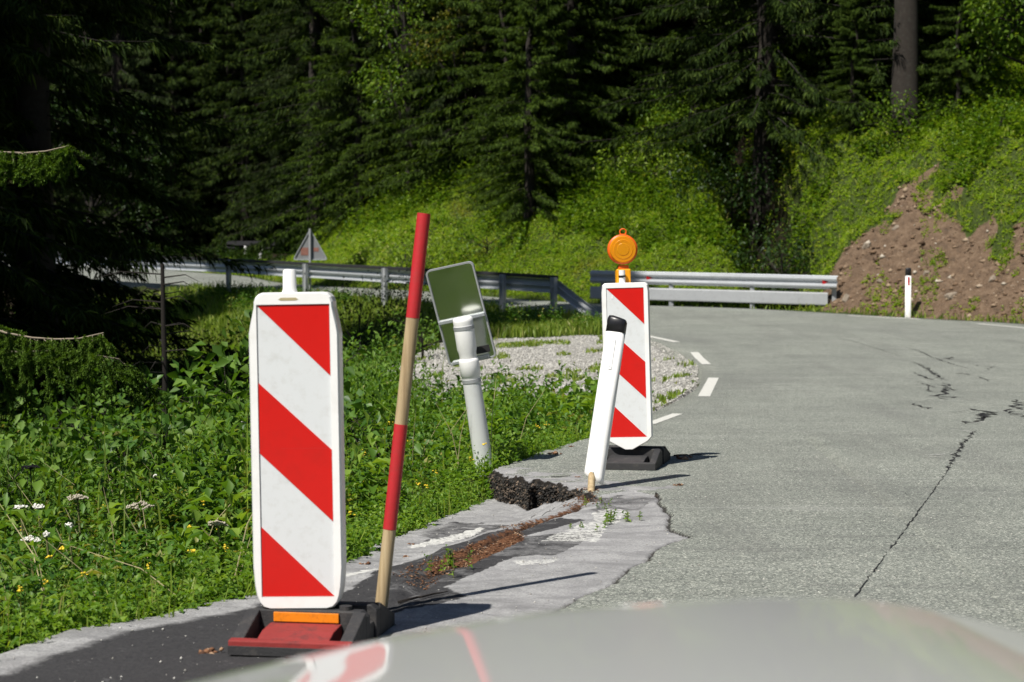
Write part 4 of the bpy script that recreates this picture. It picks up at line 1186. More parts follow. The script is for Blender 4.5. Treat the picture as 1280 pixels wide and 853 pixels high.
# ------------------------------------------------------------------ tilted pipe with polished sign back
d0 = 12.4
pa = P(606, 590, d0); pt = P(578, 397, d0 - .12)
sp = empty('pipe_sign', pa)
dv = pt - pa
def pr_(t): return dv * t
mb = MB()
mb.tube([pr_(-.25), pr_(0), pr_(.60)], [.064, .064, .061], 24); mb.build('lower_pipe', M['pipe'], sp, smooth=True)
mb = MB(); mb.tube([pr_(.60), pr_(.625), pr_(.63), pr_(.70), pr_(.72), pr_(.735), pr_(.74)], [.0615, .063, .068, .068, .068, .065, .056], 24); mb.build('pipe_joint', M['white_plastic'], sp, smooth=True)
mb = MB(); mb.tube([pr_(.735), pr_(.745), pr_(.775), pr_(.80), pr_(.94), pr_(.95)], [.056, .058, .060, .067, .068, .066], 24); mb.build('upper_pipe', M['white_plastic'], sp, smooth=True)
mb = MB(); mb.tube([pr_(.95), pr_(.975), pr_(.995), pr_(1.0)], [.066, .068, .066, .055], 24); mb.build('pipe_cap', M['white_plastic'], sp, smooth=True)
# plate
c4 = [P(533, 338, d0 + .02), P(592.5, 326, d0 - .05), P(619.5, 446, d0 + .06), P(560.5, 459, d0 + .13)]
ctr = sum(c4, Vector()) / 4
xv = ((c4[1] - c4[0]) + (c4[2] - c4[3])); wd_ = xv.length / 2; xv.normalize()
yv = ((c4[0] - c4[3]) + (c4[1] - c4[2])); hg_ = yv.length / 2
yv = (yv - xv * yv.dot(xv)).normalized(); nv = xv.cross(yv)
PM = Matrix.Translation(ctr - pa) @ Matrix(((xv.x, -nv.x, yv.x), (xv.y, -nv.y, yv.y), (xv.z, -nv.z, yv.z))).to_4x4()   # local: x right, y away, z up
def rrect(w2, h2, r_, n=6):
    out = []
    for cx_, cz_, a0 in ((w2 - r_, h2 - r_, 0), (-w2 + r_, h2 - r_, 90), (-w2 + r_, -h2 + r_, 180), (w2 - r_, -h2 + r_, 270)):
        for k in range(n + 1):
            a_ = math.radians(a0 + 90 * k / n); out.append((cx_ + r_ * math.cos(a_), cz_ + r_ * math.sin(a_)))
    return out
MB().prism(rrect(wd_ / 2 - .004, hg_ / 2 - .004, .03), -.0015, .002, M=PM).build('plate', M['sign_back'], sp)
o_ = rrect(wd_ / 2, hg_ / 2, .034); i_2 = rrect(wd_ / 2 - .011, hg_ / 2 - .011, .025)
n = len(o_)
vs = [PM @ Vector((x_, y_, z_)) for y_ in (-.012, .012) for (x_, z_) in o_] + [PM @ Vector((x_, y_, z_)) for y_ in (-.012, .012) for (x_, z_) in i_2]
fs = []
for k in range(n):
    k2 = (k + 1) % n
    fs += [(k, k2, n + k2, n + k), (2 * n + k, 3 * n + k, 3 * n + k2, 2 * n + k2), (k, 2 * n + k, 2 * n + k2, k2), (n + k, n + k2, 3 * n + k2, 3 * n + k)]
MB().add(vs, fs).build('rim', M['galv_matt'], sp)
zb = -hg_ * .045
MB().box(-wd_ / 2 + .004, wd_ / 2 - .004, -.030, -.002, zb - .012, zb + .012, M=PM).build('upper_bracket', M['galv'], sp, bevel=.003)
MB().box(-wd_ / 2 + .03, wd_ / 2 - .05, -.030, -.002, -hg_ / 2 + .008, -hg_ / 2 + .030, M=PM).build('lower_bracket', M['galv'], sp, bevel=.003)
MB().box(wd_ * .09, wd_ * .40, -.0035, -.0017, -hg_ / 2 + .045, -hg_ / 2 + .095, M=PM).build('sticker', M['dark_rail'], sp)
for t_0 in (.585, .925):
    MB().tube([pr_(t_0), pr_(t_0 + .022)], .0705 if t_0 > .6 else .0645, 24).build('clamp_ring', M['galv_matt'], sp, smooth=True)
tag(sp, 'polished back of a small traffic sign on a leaning white plastic pipe in the weeds', 'road sign')

# ------------------------------------------------------------------ guardrails
WPROF = [(0, -.155), (.018, -.135), (.075, -.115), (.083, -.08), (.075, -.045), (.02, -.02), (.012, 0), (.02, .02), (.075, .045), (.083, .08), (.075, .115), (.018, .135), (0, .155)]
def beam(name, a, b, side, mat, parent, prof=WPROF, th=.004, zc=.6):
    """profile sheet with thickness from a to b; the ridge points to 'side' (+1 left of a>b)"""
    a, b = Vector(a), Vector(b); d = (b - a); d2 = Vector((d.x, d.y, 0)).normalized(); nl = Vector((-d2.y, d2.x, 0)) * side
    ring = [(p_[0], p_[1]) for p_ in prof] + [(p_[0] - th, p_[1]) for p_ in reversed(prof)]
    n_ = len(ring); vs = [q_ + nl * r_[0] + Vector((0, 0, r_[1] + zc)) for q_ in (a, b) for r_ in ring]
    fs = [(k, (k + 1) % n_, (k + 1) % n_ + n_, k + n_) for k in range(n_)] 
    m = len(prof)
    fs += [(k, k + 1, n_ - 2 - k, n_ - 1 - k) for k in range(m - 1)] + [(n_ + k, n_ + k + 1, 2 * n_ - 2 - k, 2 * n_ - 1 - k) for k in range(m - 1)]
    o = MB().add(vs, fs).build(name, mat, parent)
    return o
def gz(x_, y_): return float(ground(x_, y_))
# left rail seen from behind
lr = empty('guardrail', (0.9, 41.2, .55))
tag(lr, 'long guardrail with posts on the near side, right end bent down to the ground', 'guardrail')
pts = [(1.0, 41.0), (-.15, 42.5), (-3.1, 45.8), (-5.35, 48.3), (-7.75, 50.85), (-12.2, 55.8), (-17.3, 62.2), (-23.3, 71.2), (-34, 84.5)]
pts3 = [Vector((x_, y_, float(zr(y_)) + .02)) for x_, y_ in pts]
def rel(o, r): 
    for v in o.data.vertices: v.co -= r.location
    return o
for k, (a_, b_) in enumerate(zip(pts3[:-1], pts3[1:])):
    rel(beam('beam', a_, b_, -1, M['galv'], lr), lr)
    d = (b_ - a_).normalized(); nl = Vector((-d.y, d.x, 0)).normalized()
    mb = MB(); vs = []
    for q_ in (a_, b_):
        for o1, o2 in ((-.05, .76), (.05, .76), (.05, .84), (-.05, .84)): vs.append(q_ + nl * o1 + Vector((0, 0, o2)))
    mb.add(vs, [(0, 1, 2, 3), (4, 7, 6, 5), (0, 4, 5, 1), (1, 5, 6, 2), (2, 6, 7, 3), (3, 7, 4, 0)])
    rel(mb.build('top_rail', M['dark_rail'], lr, bevel=.008), lr)
fine_posts = [0, 1, 2, 3, 4, 5, 6, 7]
for k in fine_posts:
    q_ = pts3[k]; d = (pts3[k + 1] - q_).normalized(); nl = Vector((-d.y, d.x, 0)).normalized() * 1
    base = q_ + nl * .09
    zg = min(gz(base.x, base.y), q_.z) - .4
    mb = MB()
    # sigma post: web and two flanges
    for (u0, u1, v0, v1) in ((-.05, .05, -.003, .003), (-.055, -.047, -.03, .03), (.047, .055, -.03, .03)):
        vs = []
        for zz_ in (zg, q_.z + .80):
            for uu_, vv_ in ((u0, v0), (u1, v0), (u1, v1), (u0, v1)): vs.append(Vector((base.x, base.y, zz_)) + d * uu_ * 1.3 + nl * vv_ * 1.5 - Vector((0, 0, 0)))
        mb.add(vs, [(0, 1, 2, 3), (4, 7, 6, 5), (0, 4, 5, 1), (1, 5, 6, 2), (2, 6, 7, 3), (3, 7, 4, 0)])
    rel(mb.build('post', M['galv_matt'], lr), lr)
    blt = MB(); blt.box(-.03, .03, -.02, .02, -.03, .03, M=Matrix.Translation(base + nl * .02 + Vector((0, 0, .6)))); rel(blt.build('bolt_block', M['galv_matt'], lr), lr)
e0 = pts3[0]; e1 = Vector((1.80, 39.9, float(zr(39.9)) - .02))
o = beam('end_ramp', e0, Vector((e1.x, e1.y, e1.z - .55)), 1, M['galv'], lr); rel(o, lr)
# outer rail at the far side of the bend
rr_ = empty('guardrail', (4.6, 43.6, .65))
tag(rr_, 'short steel guardrail with a flat lower plank below the green bank across the bend', 'guardrail')
A_ = Vector((1.92, 44.75, float(zr(44.7)) + .06)); B_ = Vector((4.7, 43.6, float(zr(43.6)) + .05)); C_ = Vector((7.45, 42.1, float(zr(42.1)) + .05))
for a_, b_ in ((A_, B_), (B_, C_)):
    rel(beam('beam', a_, b_, -1, M['galv'], rr_, zc=.60), rr_)
plank = [(0, -.15), (.055, -.14), (.06, -.12), (.06, .12), (.055, .14), (0, .15)]
for a_, b_ in ((A_, B_), (B_, B_.lerp(C_, .93))):
    rel(beam('lower_plank', a_ + Vector((0, 0, -.015)), b_ + Vector((0, 0, -.015)), -1, M['galv_matt'], rr_, plank, zc=.23), rr_)
for t in (0.04, .33, .66, .98):
    q_ = A_.lerp(C_, t); d = (C_ - A_).normalized(); nl = Vector((-d.y, d.x, 0)).normalized()
    q_ = q_ + nl * .13
    rel(MB().box(q_.x - .05, q_.x + .05, q_.y - .04, q_.y + .04, q_.z - .35, q_.z + .70).build('post', M['galv_matt'], rr_), rr_)
for t in (.245, .95):
    q_ = A_.lerp(C_, t)
    if t < .5: q_ = A_.lerp(B_, t * 2)
    else: q_ = B_.lerp(C_, (t - .5) * 2)
    mb = MB().prism([(-.06, -.055), (-.06, .055), (.07, 0)], -.012, .012, M=Matrix.Translation(q_ + Vector((0, -.045, .6))))
    rel(mb.build('red_reflector', M['reflector_red'], rr_), rr_)
# far rail up the road
fr_ = empty('guardrail', (-10.4, 77.8, 2.0))
tag(fr_, 'distant guardrail further up the road with a dark beam and white posts', 'guardrail')
A_ = P(283, 322, 77.5); B_ = P(347, 322, 78.5); A_.z = B_.z = 2.25
rel(beam('beam', A_, B_, -1, M['dark_rail'], fr_, zc=.56), fr_)
rel(MB().box(A_.x, B_.x, A_.y + .05, A_.y + .14, A_.z + .6, A_.z + .78).build('top_rail', M['dark_rail'], fr_), fr_)
for px_ in (307, 325):
    q_ = P(px_, 320, 77.2)
    rel(MB().tube([(q_.x + (.10 if px_ > 310 else 0) * -1, q_.y, 1.7), (q_.x + (.10 if px_ > 310 else 0), q_.y, 2.82)], .06, 8).build('post', M['white_plastic'], fr_), fr_)

# triangular sign seen from the back
ts = empty('triangle_sign', (-5.32, 48.55, gz(-5.32, 48.55) - .1))
ct = P(388.5, 311, 48.5) - ts.location
tri = []
hw = .47
ptsT = [(-hw, -.03), (hw, -.03), (0, .80)]
def rtri(sc_, r_):
    out = []; c_ = (0, .26)
    P3 = [(c_[0] + (x_ - c_[0]) * sc_, c_[1] + (z_ - c_[1]) * sc_) for x_, z_ in ptsT]
    for k in range(3):
        p_ = P3[k]; a_ = P3[k - 1]; b_ = P3[(k + 1) % 3]
        for t in (0, .5, 1):
            qa = (p_[0] + (a_[0] - p_[0]) * r_, p_[1] + (a_[1] - p_[1]) * r_); qb = (p_[0] + (b_[0] - p_[0]) * r_, p_[1] + (b_[1] - p_[1]) * r_)
            u_ = ((1 - t) ** 2 * qa[0] + 2 * t * (1 - t) * p_[0] + t * t * qb[0], (1 - t) ** 2 * qa[1] + 2 * t * (1 - t) * p_[1] + t * t * qb[1]); out.append(u_)
    return out
z0_ = P(388, 324, 48.5).z - ts.location.z
TM = Matrix.Translation((0, .0, z0_))
M['dull_back'] = plain('dull_sign_back', (0.24, 0.25, 0.26), .55, .3, var=.25, scale=5)
MB().prism(rtri(1.0, .09), .03, .036, M=TM).build('plate', M['dull_back'], ts)
o_ = rtri(1.0, .09); i_2 = rtri(.92, .09); n = len(o_)
vs = [TM @ Vector((x_, y_, z_)) for y_ in (.0, .03) for (x_, z_) in o_] + [TM @ Vector((x_, y_, z_)) for y_ in (.0, .03) for (x_, z_) in i_2]
fs = []
for k in range(n):
    k2 = (k + 1) % n
    fs += [(k, k2, n + k2, n + k), (2 * n + k, 3 * n + k, 3 * n + k2, 2 * n + k2), (k, 2 * n + k, 2 * n + k2, k2), (n + k, n + k2, 3 * n + k2, 3 * n + k)]
MB().add(vs, fs).build('rim', M['galv'], ts)
MB().box(-.25, -.05, .024, .0295, z0_ + .10, z0_ + .30).build('rust_patch', plain('rusty_print', (0.28, 0.13, 0.10), .6, .3, var=.4, scale=9), ts)
MB().box(.08, .22, .024, .0295, z0_ + .20, z0_ + .30).build('rust_patch', bpy.data.materials['rusty_print'], ts)
MB().tube([(0, -.04, -.3), (0, -.04, z0_ + .80)], .032, 12).build('pole', M['galv_matt'], ts, smooth=True)
tag(ts, 'triangular sign seen from behind on a grey pole at the guardrail', 'road sign')

# upright delineator at the far edge
dq = P(1135, 393, 40.2)
dd_ = empty('delineator_post', (dq.x, dq.y, gz(dq.x, dq.y) if DO(dq.x, dq.y) > 0 else float(zr(dq.y))))
hgt = P(1135, 335, 40.2).z - dd_.location.z
I4 = Matrix.Identity(4)
loft([oval(-.3, .065, .05), oval(.0, .065, .05), oval(hgt - .17, .062, .05)], I4).build('post_body', M['white_plastic'], dd_, smooth=True)
loft([oval(hgt - .17, .064, .052), oval(hgt - .02, .064, .052), oval(hgt, .045, .04)], I4).build('black_cap', M['black_plastic'], dd_, smooth=True)
MB().box(-.022, .022, -.056, -.050, hgt - .38, hgt - .20).build('red_reflector', M['reflector_red'], dd_, bevel=.003)
tag(dd_, 'upright white delineator post with a black cap and red reflector before the earth bank', 'road post')

# ------------------------------------------------------------------ car front under the camera
car = empty('car', (.25, .6, 0))
tag(car, 'front of a pale silver car close to the viewer, its glossy bonnet out of focus', 'car')
PX_ = np.array([-.98, -.88, -.75, -.62, -.385, -.207, -.02, .165, .295, .45, .62, .92]); PZ_ = np.array([.63, .70, .75, .788, .833, .860, .872, .873, .846, .795, .745, .64])
# smooth profile in car-local x (world x - .25)
xs = np.linspace(-.93, .90, 60)
kn = np.interp(xs, PX_ + 0.0, PZ_)
for _ in range(3): kn[1:-1] = (kn[:-2] + 2 * kn[1:-1] + kn[2:]) / 4
yy = np.concatenate([np.linspace(0, 1.35, 24), np.linspace(1.4, 1.82, 22)])
BX, BY = np.meshgrid(xs, yy)
fall = np.clip((BY - 1.42 + .16 * (BX / .8) ** 2) / .40, 0, 1.2)
BZ = kn[None, :] + .075 * np.clip((1.5 - BY) / 1.5, 0, 1) * 1.0 - .26 * fall ** 2.2
# two gentle creases
BZ += .012 * np.exp(-((np.abs(BX) - .48) / .06) ** 2) * (1 - fall.clip(0, 1)) * sm(BY, -.2, .9) * (1 - sm(BY, 1.0, 1.3))
ii = np.arange(BX.size).reshape(BX.shape)
q = np.stack([ii[:-1, :-1], ii[:-1, 1:], ii[1:, 1:], ii[1:, :-1]], -1).reshape(-1, 4)
bon = mesh_np('bonnet', np.stack([BX, BY, BZ], -1).reshape(-1, 3), [q], M['car'], car, smooth=True)
mb = MB()
for sx in (-1, 1):
    prof = [(0, .30), (.35, .30), (.45, .52), (.62, .66), (.95, .68), (1.16, .55), (1.24, .30), (1.62, .26), (1.74, .45), (1.60, .60), (1.2, .64), (0, .70)]
    n = len(prof)
    x0, x1 = (-.96, -.90) if sx < 0 else (.87, .93)
    vs = [Vector((x0, a_, b_)) for a_, b_ in prof] + [Vector((x1, a_, b_)) for a_, b_ in prof]
    MB().add(vs, [tuple(range(n)), tuple(range(2 * n - 1, n - 1, -1))] + [(k, k + n, (k + 1) % n + n, (k + 1) % n) for k in range(n)]).build('front_wing', M['car'], car, bevel=.01)
    wx = sx * .80
    wh = MB().tube([(wx - .1, .88, .31), (wx - .09, .88, .31), (wx + .09, .88, .31), (wx + .1, .88, .31)], [.27, .31, .31, .27], 28).build('wheel', M['tyre'], car, smooth=True)
    MB().tube([(wx + sx * .095, .88, .31), (wx + sx * .108, .88, .31)], .20, 20).build('rim', M['rim'], wh)
    MB().box(sx * .72 - .16, sx * .72 + .16, 1.60, 1.70, .52, .64).build('headlight', M['glass'], car, bevel=.03)
MB().box(-.88, .86, 1.66, 1.86, .22, .50).build('bumper', M['car'], car, bevel=.05, seg=3)
MB().box(-.50, .48, 1.72, 1.80, .505, .62).build('grille', M['black_plastic'], car, bevel=.01)
MB().box(-.85, .83, -.12, .02, .55, .93).build('scuttle', M['black_plastic'], car, bevel=.02)
MB().box(-.80, .80, .0, 1.6, .28, .50).build('engine_bay', M['black_plastic'], car)

# ------------------------------------------------------------------ trees
def spruce_mesh(seed, h, r, z0, nwh, per, nb, tw, twn=3, drp=.5, frac_top=1.0):
    g = np.random.default_rng(seed)
    zs = z0 + (h - z0) * (np.linspace(0, 1, nwh) ** 1.05)
    B = []
    for z in zs:
        c = max(3, int(per * (1 - .3 * z / h)))
        for k in range(c):
            B.append((z + g.normal() * .15, g.random() * 6.283, r * (1 - z / h) ** .75 * (.65 + .5 * g.random()) + .15))
    B = np.array(B); n = len(B)
    az = B[:, 1]; L = B[:, 2]; rel_h = B[:, 0] / h
    e = np.interp(rel_h, [0, .4, 1], [-.12, -.02, .5]) + g.normal(size=n) * .08
    dr = np.interp(rel_h, [0, .6, 1], [.34, .25, .05])
    s = .12 + .88 * g.random((n, nb)) ** .8
    Ls = L[:, None] * s
    hz = np.stack([np.cos(az), np.sin(az)], -1)
    zz = B[:, 0][:, None] + Ls * e[:, None] - dr[:, None] * L[:, None] * s ** 2 + .15 * L[:, None] * s ** 5
    base = np.stack([hz[:, 0, None] * Ls, hz[:, 1, None] * Ls, zz], -1)
    side = np.where(g.random((n, nb)) < .5, -1, 1)
    sd = np.stack([-hz[:, 1], hz[:, 0]], -1)
    fw = .75 + .2 * g.random((n, nb)); sw = side * (.75 * g.random((n, nb)) + .1); dn = -(drp * g.random((n, nb)) ** 1.5 * 1.3)
    D = np.stack([hz[:, 0, None] * fw + sd[:, 0, None] * sw, hz[:, 1, None] * fw + sd[:, 1, None] * sw, dn - .1], -1)
    tl = tw * (1.25 - .6 * s) * (.6 + .7 * g.random((n, nb)))
    D = nrm(D)
    parts = []
    for q_ in range(twn):
        f = q_ / twn
        b2 = base + D * (tl * f * .8)[..., None] + g.normal(size=base.shape) * .02
        D2 = nrm(D + g.normal(size=D.shape) * .42 + [0, 0, -.28])
        ll = tl * (.8 - .3 * f)
        up = nrm(np.array([0, 0, 1.]) + g.normal(size=D.shape) * .45)
        parts.append(leaves(b2.reshape(-1, 3), D2.reshape(-1, 3), ll.reshape(-1), (ll * .085 + .012).reshape(-1), up=up.reshape(-1, 3), fold=.25, droop=.22))
    crown = joinVF(parts)
    # boughs as thin wooden strips
    st = np.linspace(0, 1, 5)
    bm_ = MB()
    bpts = []
    V_, F_ = [], []
    rad = .008 + .006 * L
    pos = []
    for j, sj in enumerate(st):
        Lj = L * sj
        pos.append(np.stack([hz[:, 0] * Lj, hz[:, 1] * Lj, B[:, 0] + Lj * e - dr * L * sj ** 2 + .15 * L * sj ** 5], -1))
    pos = np.stack(pos, 1)   # n,5,3
    rr = rad[:, None] * (1 - .85 * st)[None, :]
    offs = [np.stack([sd[:, 0], sd[:, 1], 0 * L], -1), np.stack([0 * L, 0 * L, 1 + 0 * L], -1), -np.stack([sd[:, 0], sd[:, 1], 0 * L], -1)]
    rings = np.stack([pos + o_[:, None, :] * rr[..., None] for o_ in offs], 2)  # n,5,3off,3
    Vw = rings.reshape(-1, 3); idb = np.arange(n)[:, None, None] * 15
    jj = np.arange(4)[None, :, None] * 3; kk = np.arange(3)[None, None, :]
    a_ = idb + jj + kk; b_ = idb + jj + (kk + 1) % 3
    Fw = np.stack([a_, b_, b_ + 3, a_ + 3], -1).reshape(-1, 4)
    return crown, (Vw, Fw)

def make_spruce(seed, h, r, z0, nwh, per, nb, tw, mat, twn=3, drp=.5, barkm='bark', tr=None):
    root = empty('spruce_tree')
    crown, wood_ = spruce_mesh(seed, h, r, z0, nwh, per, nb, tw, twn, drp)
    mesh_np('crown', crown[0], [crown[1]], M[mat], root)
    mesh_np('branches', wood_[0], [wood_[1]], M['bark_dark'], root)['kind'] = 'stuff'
    g = random.Random(seed); tr = tr or h * .0125 + .06
    pts = [(g.gauss(0, .02) * k, g.gauss(0, .02) * k, -1 + (h + .6) * k / 8) for k in range(9)]
    MB().tube(pts, [tr * 1.25] + [tr * (1 - k / 8.6) for k in range(1, 9)], 10).build('trunk', M[barkm], root, smooth=True)
    return root

def place(root, x, y, rz, label, group=None, s=1.0, z=None, cat='tree', first=False):
    o = root if first else copy_tree(root)
    o.location = (x, y, gz(x, y) if z is None else z); o.rotation_euler = (0, 0, rz); o.scale = (s, s, s)
    tag(o, label, cat, group)
    return o

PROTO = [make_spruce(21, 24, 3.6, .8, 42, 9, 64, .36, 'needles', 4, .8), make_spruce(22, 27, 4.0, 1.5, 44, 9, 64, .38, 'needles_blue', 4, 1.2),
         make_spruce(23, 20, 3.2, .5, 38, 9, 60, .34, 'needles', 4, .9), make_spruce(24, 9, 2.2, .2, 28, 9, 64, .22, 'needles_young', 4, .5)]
used = [False] * 4
def spr(k, x, y, label, group=None, s=1.0, rz=None, z=None):
    o = place(PROTO[k], x, y, random.random() * 6.28 if rz is None else rz, label, group, s, z, first=not used[k]); used[k] = True; return o

# broad-leaved trees and shrubs
def broad_mesh(seed, cl, leaf, n_per, mat, root, limbs=True, trunk_h=None, barkm='bark', tr=.08, shell=.55):
    """cl: list of (x,y,z,r) leaf clumps"""
    g = np.random.default_rng(seed); parts = []
    for (x_, y_, z_, r_) in cl:
        n_ = int(n_per * r_ * r_)
        d = nrm(g.normal(size=(n_, 3))); rad = r_ * (shell + (1.12 - shell) * g.random(n_)) * (1 + .25 * np.sin(d[:, 0] * 5 + seed) * np.cos(d[:, 2] * 4))
        p_ = np.array([x_, y_, z_]) + d * rad[:, None] * [1, 1, .8]
        D = nrm(d * .7 + g.normal(size=(n_, 3)) * .8 + [0, 0, -.15])
        ll = leaf * (.6 + .8 * g.random(n_))
        parts.append(leaves(p_, D, ll, ll * .6, up=nrm([0, 0, 1.] + g.normal(size=(n_, 3)) * .6), droop=.2, fold=.2))
    VF = joinVF(parts)
    mesh_np('crown', VF[0], [VF[1]], M[mat], root)
    mb = MB()
    for (x_, y_, z_, r_) in cl:
        b0 = np.array([0, 0, max(.0, min(z_ * .45, (trunk_h or z_) * .6))]); e = np.array([x_, y_, z_])
        mid = (b0 + e) / 2 + g.normal(size=3) * .12 * r_
        mb.tube([tuple(b0), tuple(mid), tuple(e)], [tr * .5, tr * .3, tr * .1], 6)
        for q_ in range(3):
            ee = e + nrm(g.normal(size=3)) * r_ * .9
            mb.tube([tuple(mid * .3 + e * .7), tuple(ee)], [tr * .16, tr * .05], 4)
    if limbs: mb.build('branches', M[barkm], root)['kind'] = 'stuff'
    top = max(c_[2] for c_ in cl)
    MB().tube([(0, 0, -.6), (.02, .02, top * .3), (.0, .05, top * .7)], [tr * 1.1, tr * .8, tr * .4], 8).build('trunk', M[barkm], root, smooth=True)

def shrub(x, y, h, r, n, mat, label, leaf=.07, dens=260, seed=0, name='shrub', cat='shrub', group=None, z=None, tr=.03):
    root = empty(name, (x, y, gz(x, y) if z is None else z))
    g = random.Random(seed * 7 + 1)
    cl = []
    for k in range(n):
        a_ = g.random() * 6.28; q_ = g.random() ** .6 * r; zz = h * (.30 + .62 * g.random()) * (1 - .35 * q_ / r)
        cl.append((math.cos(a_) * q_, math.sin(a_) * q_, zz, h * .15 + r * .18 + .12 * g.random() * r))
    broad_mesh(seed + 50, cl, leaf, dens, mat, root, tr=tr)
    tag(root, label, cat, group); return root

SKIPTREES = False
# --- back wall of spruces on the hill
g_hill = 'spruces of the forest on the hillside'
rt = random.Random(8)
hill = []
for yy_, xs_ in ((60, (-1.0, 2.2, 5.2, 9.6, 13.0, 16.2)), (63.5, (-3.6, .6, 3.8, 7.3, 11.0, 14.6, 18.3)), (67, (-3, 1, 5.4, 9.4, 13.5, 17.5, -7)), (74, (-5.5, -1, 3.5, 8, 12.5, 17, 21)), (82, (-9, -4.5, 0, 5, 10, 15, 20, 25)), (92, (-12, -6, 0, 6, 12, 18, 25))):
    for x_ in xs_:
        k = rt.choice([0, 1, 2, 0, 2])
        o_n = ['first', 'second', 'third', 'fourth', 'fifth', 'sixth'][xs_.index(x_)] if yy_ == 60 else ''
        spr(k, x_ + rt.uniform(-1, 1), yy_ + rt.uniform(-1.5, 1.5), o_n + ' tall spruce from the left in the front row above the green bank' if o_n else 'tall dark spruce in the dense forest above the green bank' if yy_ < 70 else 'tall spruce deep in the forest on the hillside', g_hill if yy_ < 70 else 'spruces deep in the forest', rt.uniform(.85, 1.1))
for yy_, xs_ in ((84, (-24, -20.5, -17, -13.5, -10)), (90, (-28, -23, -18.5, -15, -9.5)), (98, (-31, -26, -21, -16, -11)), (108, (-34, -28, -22, -16, -9, -3))):
    for x_ in xs_:
        spr(rt.choice([1, 1, 0]), x_ + rt.uniform(-1, 1), yy_ + rt.uniform(-1.5, 1.5), 'tall greyish spruce of the far forest beyond the upper road', 'spruces beyond the upper road', rt.uniform(.9, 1.15))
# smaller spruces on the bank's upper edge
spr(3, 0.5, 52.2, 'low wide young spruce at the top of the bank left of the amber lamp', None, 1.0)
spr(3, 3.2, 58.0, 'young spruce at the top of the bank right above the amber lamp', None, 1.1)
spr(3, -1.9, 59.4, 'young spruce at the bank top above the polished sign back', None, .9)
spr(3, 1.7, 54.2, 'young spruce standing behind the low wide one on the bank', None, 1.2)
gs = make_spruce(25, 24, 5.2, 2.6, 44, 12, 64, .38, 'needles', 4, .9)
place(gs, 6.9, 50.4, 1.0, 'big spruce with boughs hanging over the dark gully', first=True)
place(gs, 10.2, 54.5, 2.6, 'second big spruce deep behind the gully, boughs over the shade', s=.95)
spr(2, -12.0, 83.0, 'spruce right behind the far guardrail', None, .9)
spr(1, -8.2, 81.0, 'spruce behind the right end of the far guardrail', None, .95)
spr(0, -5.6, 76.0, 'spruce behind the left nose of the bank', None, .9)
spr(0, -15.5, 84.5, 'spruce left of the far guardrail', None, .9)
spr(2, 9.7, 50.2, 'big spruce rising above the earth bank left of the bare trunk', None, 1.15)
spr(1, 12.6, 52.5, 'big spruce behind the leafy tree at the right edge', None, 1.0)
spr(3, 11.4, 47.0, 'young spruce with lit twigs beside the thick bare trunk', None, .62)
for x_, y_, s_, lb in ((-.2, 56.0, .8, 'small young spruce on the bank straight behind the striped pole gap'), (2.8, 57.0, 1.0, 'bushy young spruce on the bank behind the amber lamp'), (-3.2, 60.5, 1.1, 'young spruce at the bank top left of the polished sign'),
        (5.6, 57.6, 1.2, 'young spruce on the crest left of the dark gully'), (1.2, 57.4, 1.3, 'taller young spruce in the middle of the forest edge'), (-5.2, 62.0, 1.2, 'young spruce at the left end of the forest edge'), (4.3, 59.2, 1.4, 'well grown young spruce behind the crest shrubs'),
        (8.8, 47.5, .5, 'knee high spruce in the gully'), (10.6, 49.5, 1.1, 'young spruce right behind the bare trunk'), (-.9, 57.6, 1.5, 'well grown young spruce behind the light green bush')):
    spr(3, x_, y_, lb, None, s_)
# --- left group
spr(0, -8.3, 27.0, 'nearest dark spruce of the left group, boughs reaching to the upper road', None, 1.0)
spr(1, -11.8, 31.0, 'dark spruce standing behind the nearest one on the left', None, 1.0)
spr(2, -12.6, 44.5, 'dark spruce on the left whose tips hang over the guardrail', None, .95)
spr(0, -15.2, 40.8, 'dark spruce far left beside the guardrail', None, 1.1)
spr(2, -20.0, 38.0, 'dark spruce in the thick of the left group', None, 1.1)
spr(0, -7.7, 29.8, 'dark spruce right behind the nearest one, its shade on the rail end', None, 1.0)
for x_, y_, k, s_ in ((-13.2, 19.5, 1, .95), (-15, 14.5, 0, 1.05), (-11.5, 23.2, 2, .9), (-12.6, 25.3, 1, 1.35), (-14.6, 27.2, 1, 1.3), (-17.5, 25, 1, .8), (-13, 9, 2, .9), (-20, 18, 1, 1)):
    spr(k, x_, y_, 'tall spruce outside the picture on the left, shading the hollow', 'spruces left of the picture', s_)
# forest behind the viewer
for x_, y_, k in ((-6, -24, 0), (-11, -18, 1), (1, -30, 2), (7, -24, 0), (12, -17, 1), (-15, -10, 0), (14, -8, 2), (-3, -36, 1), (5, -38, 1), (-10, -32, 0), (12, -30, 0)):
    spr(k, x_, y_, 'tall spruce behind the viewer mirrored in the polished plate', 'spruces behind the viewer', 1.0)

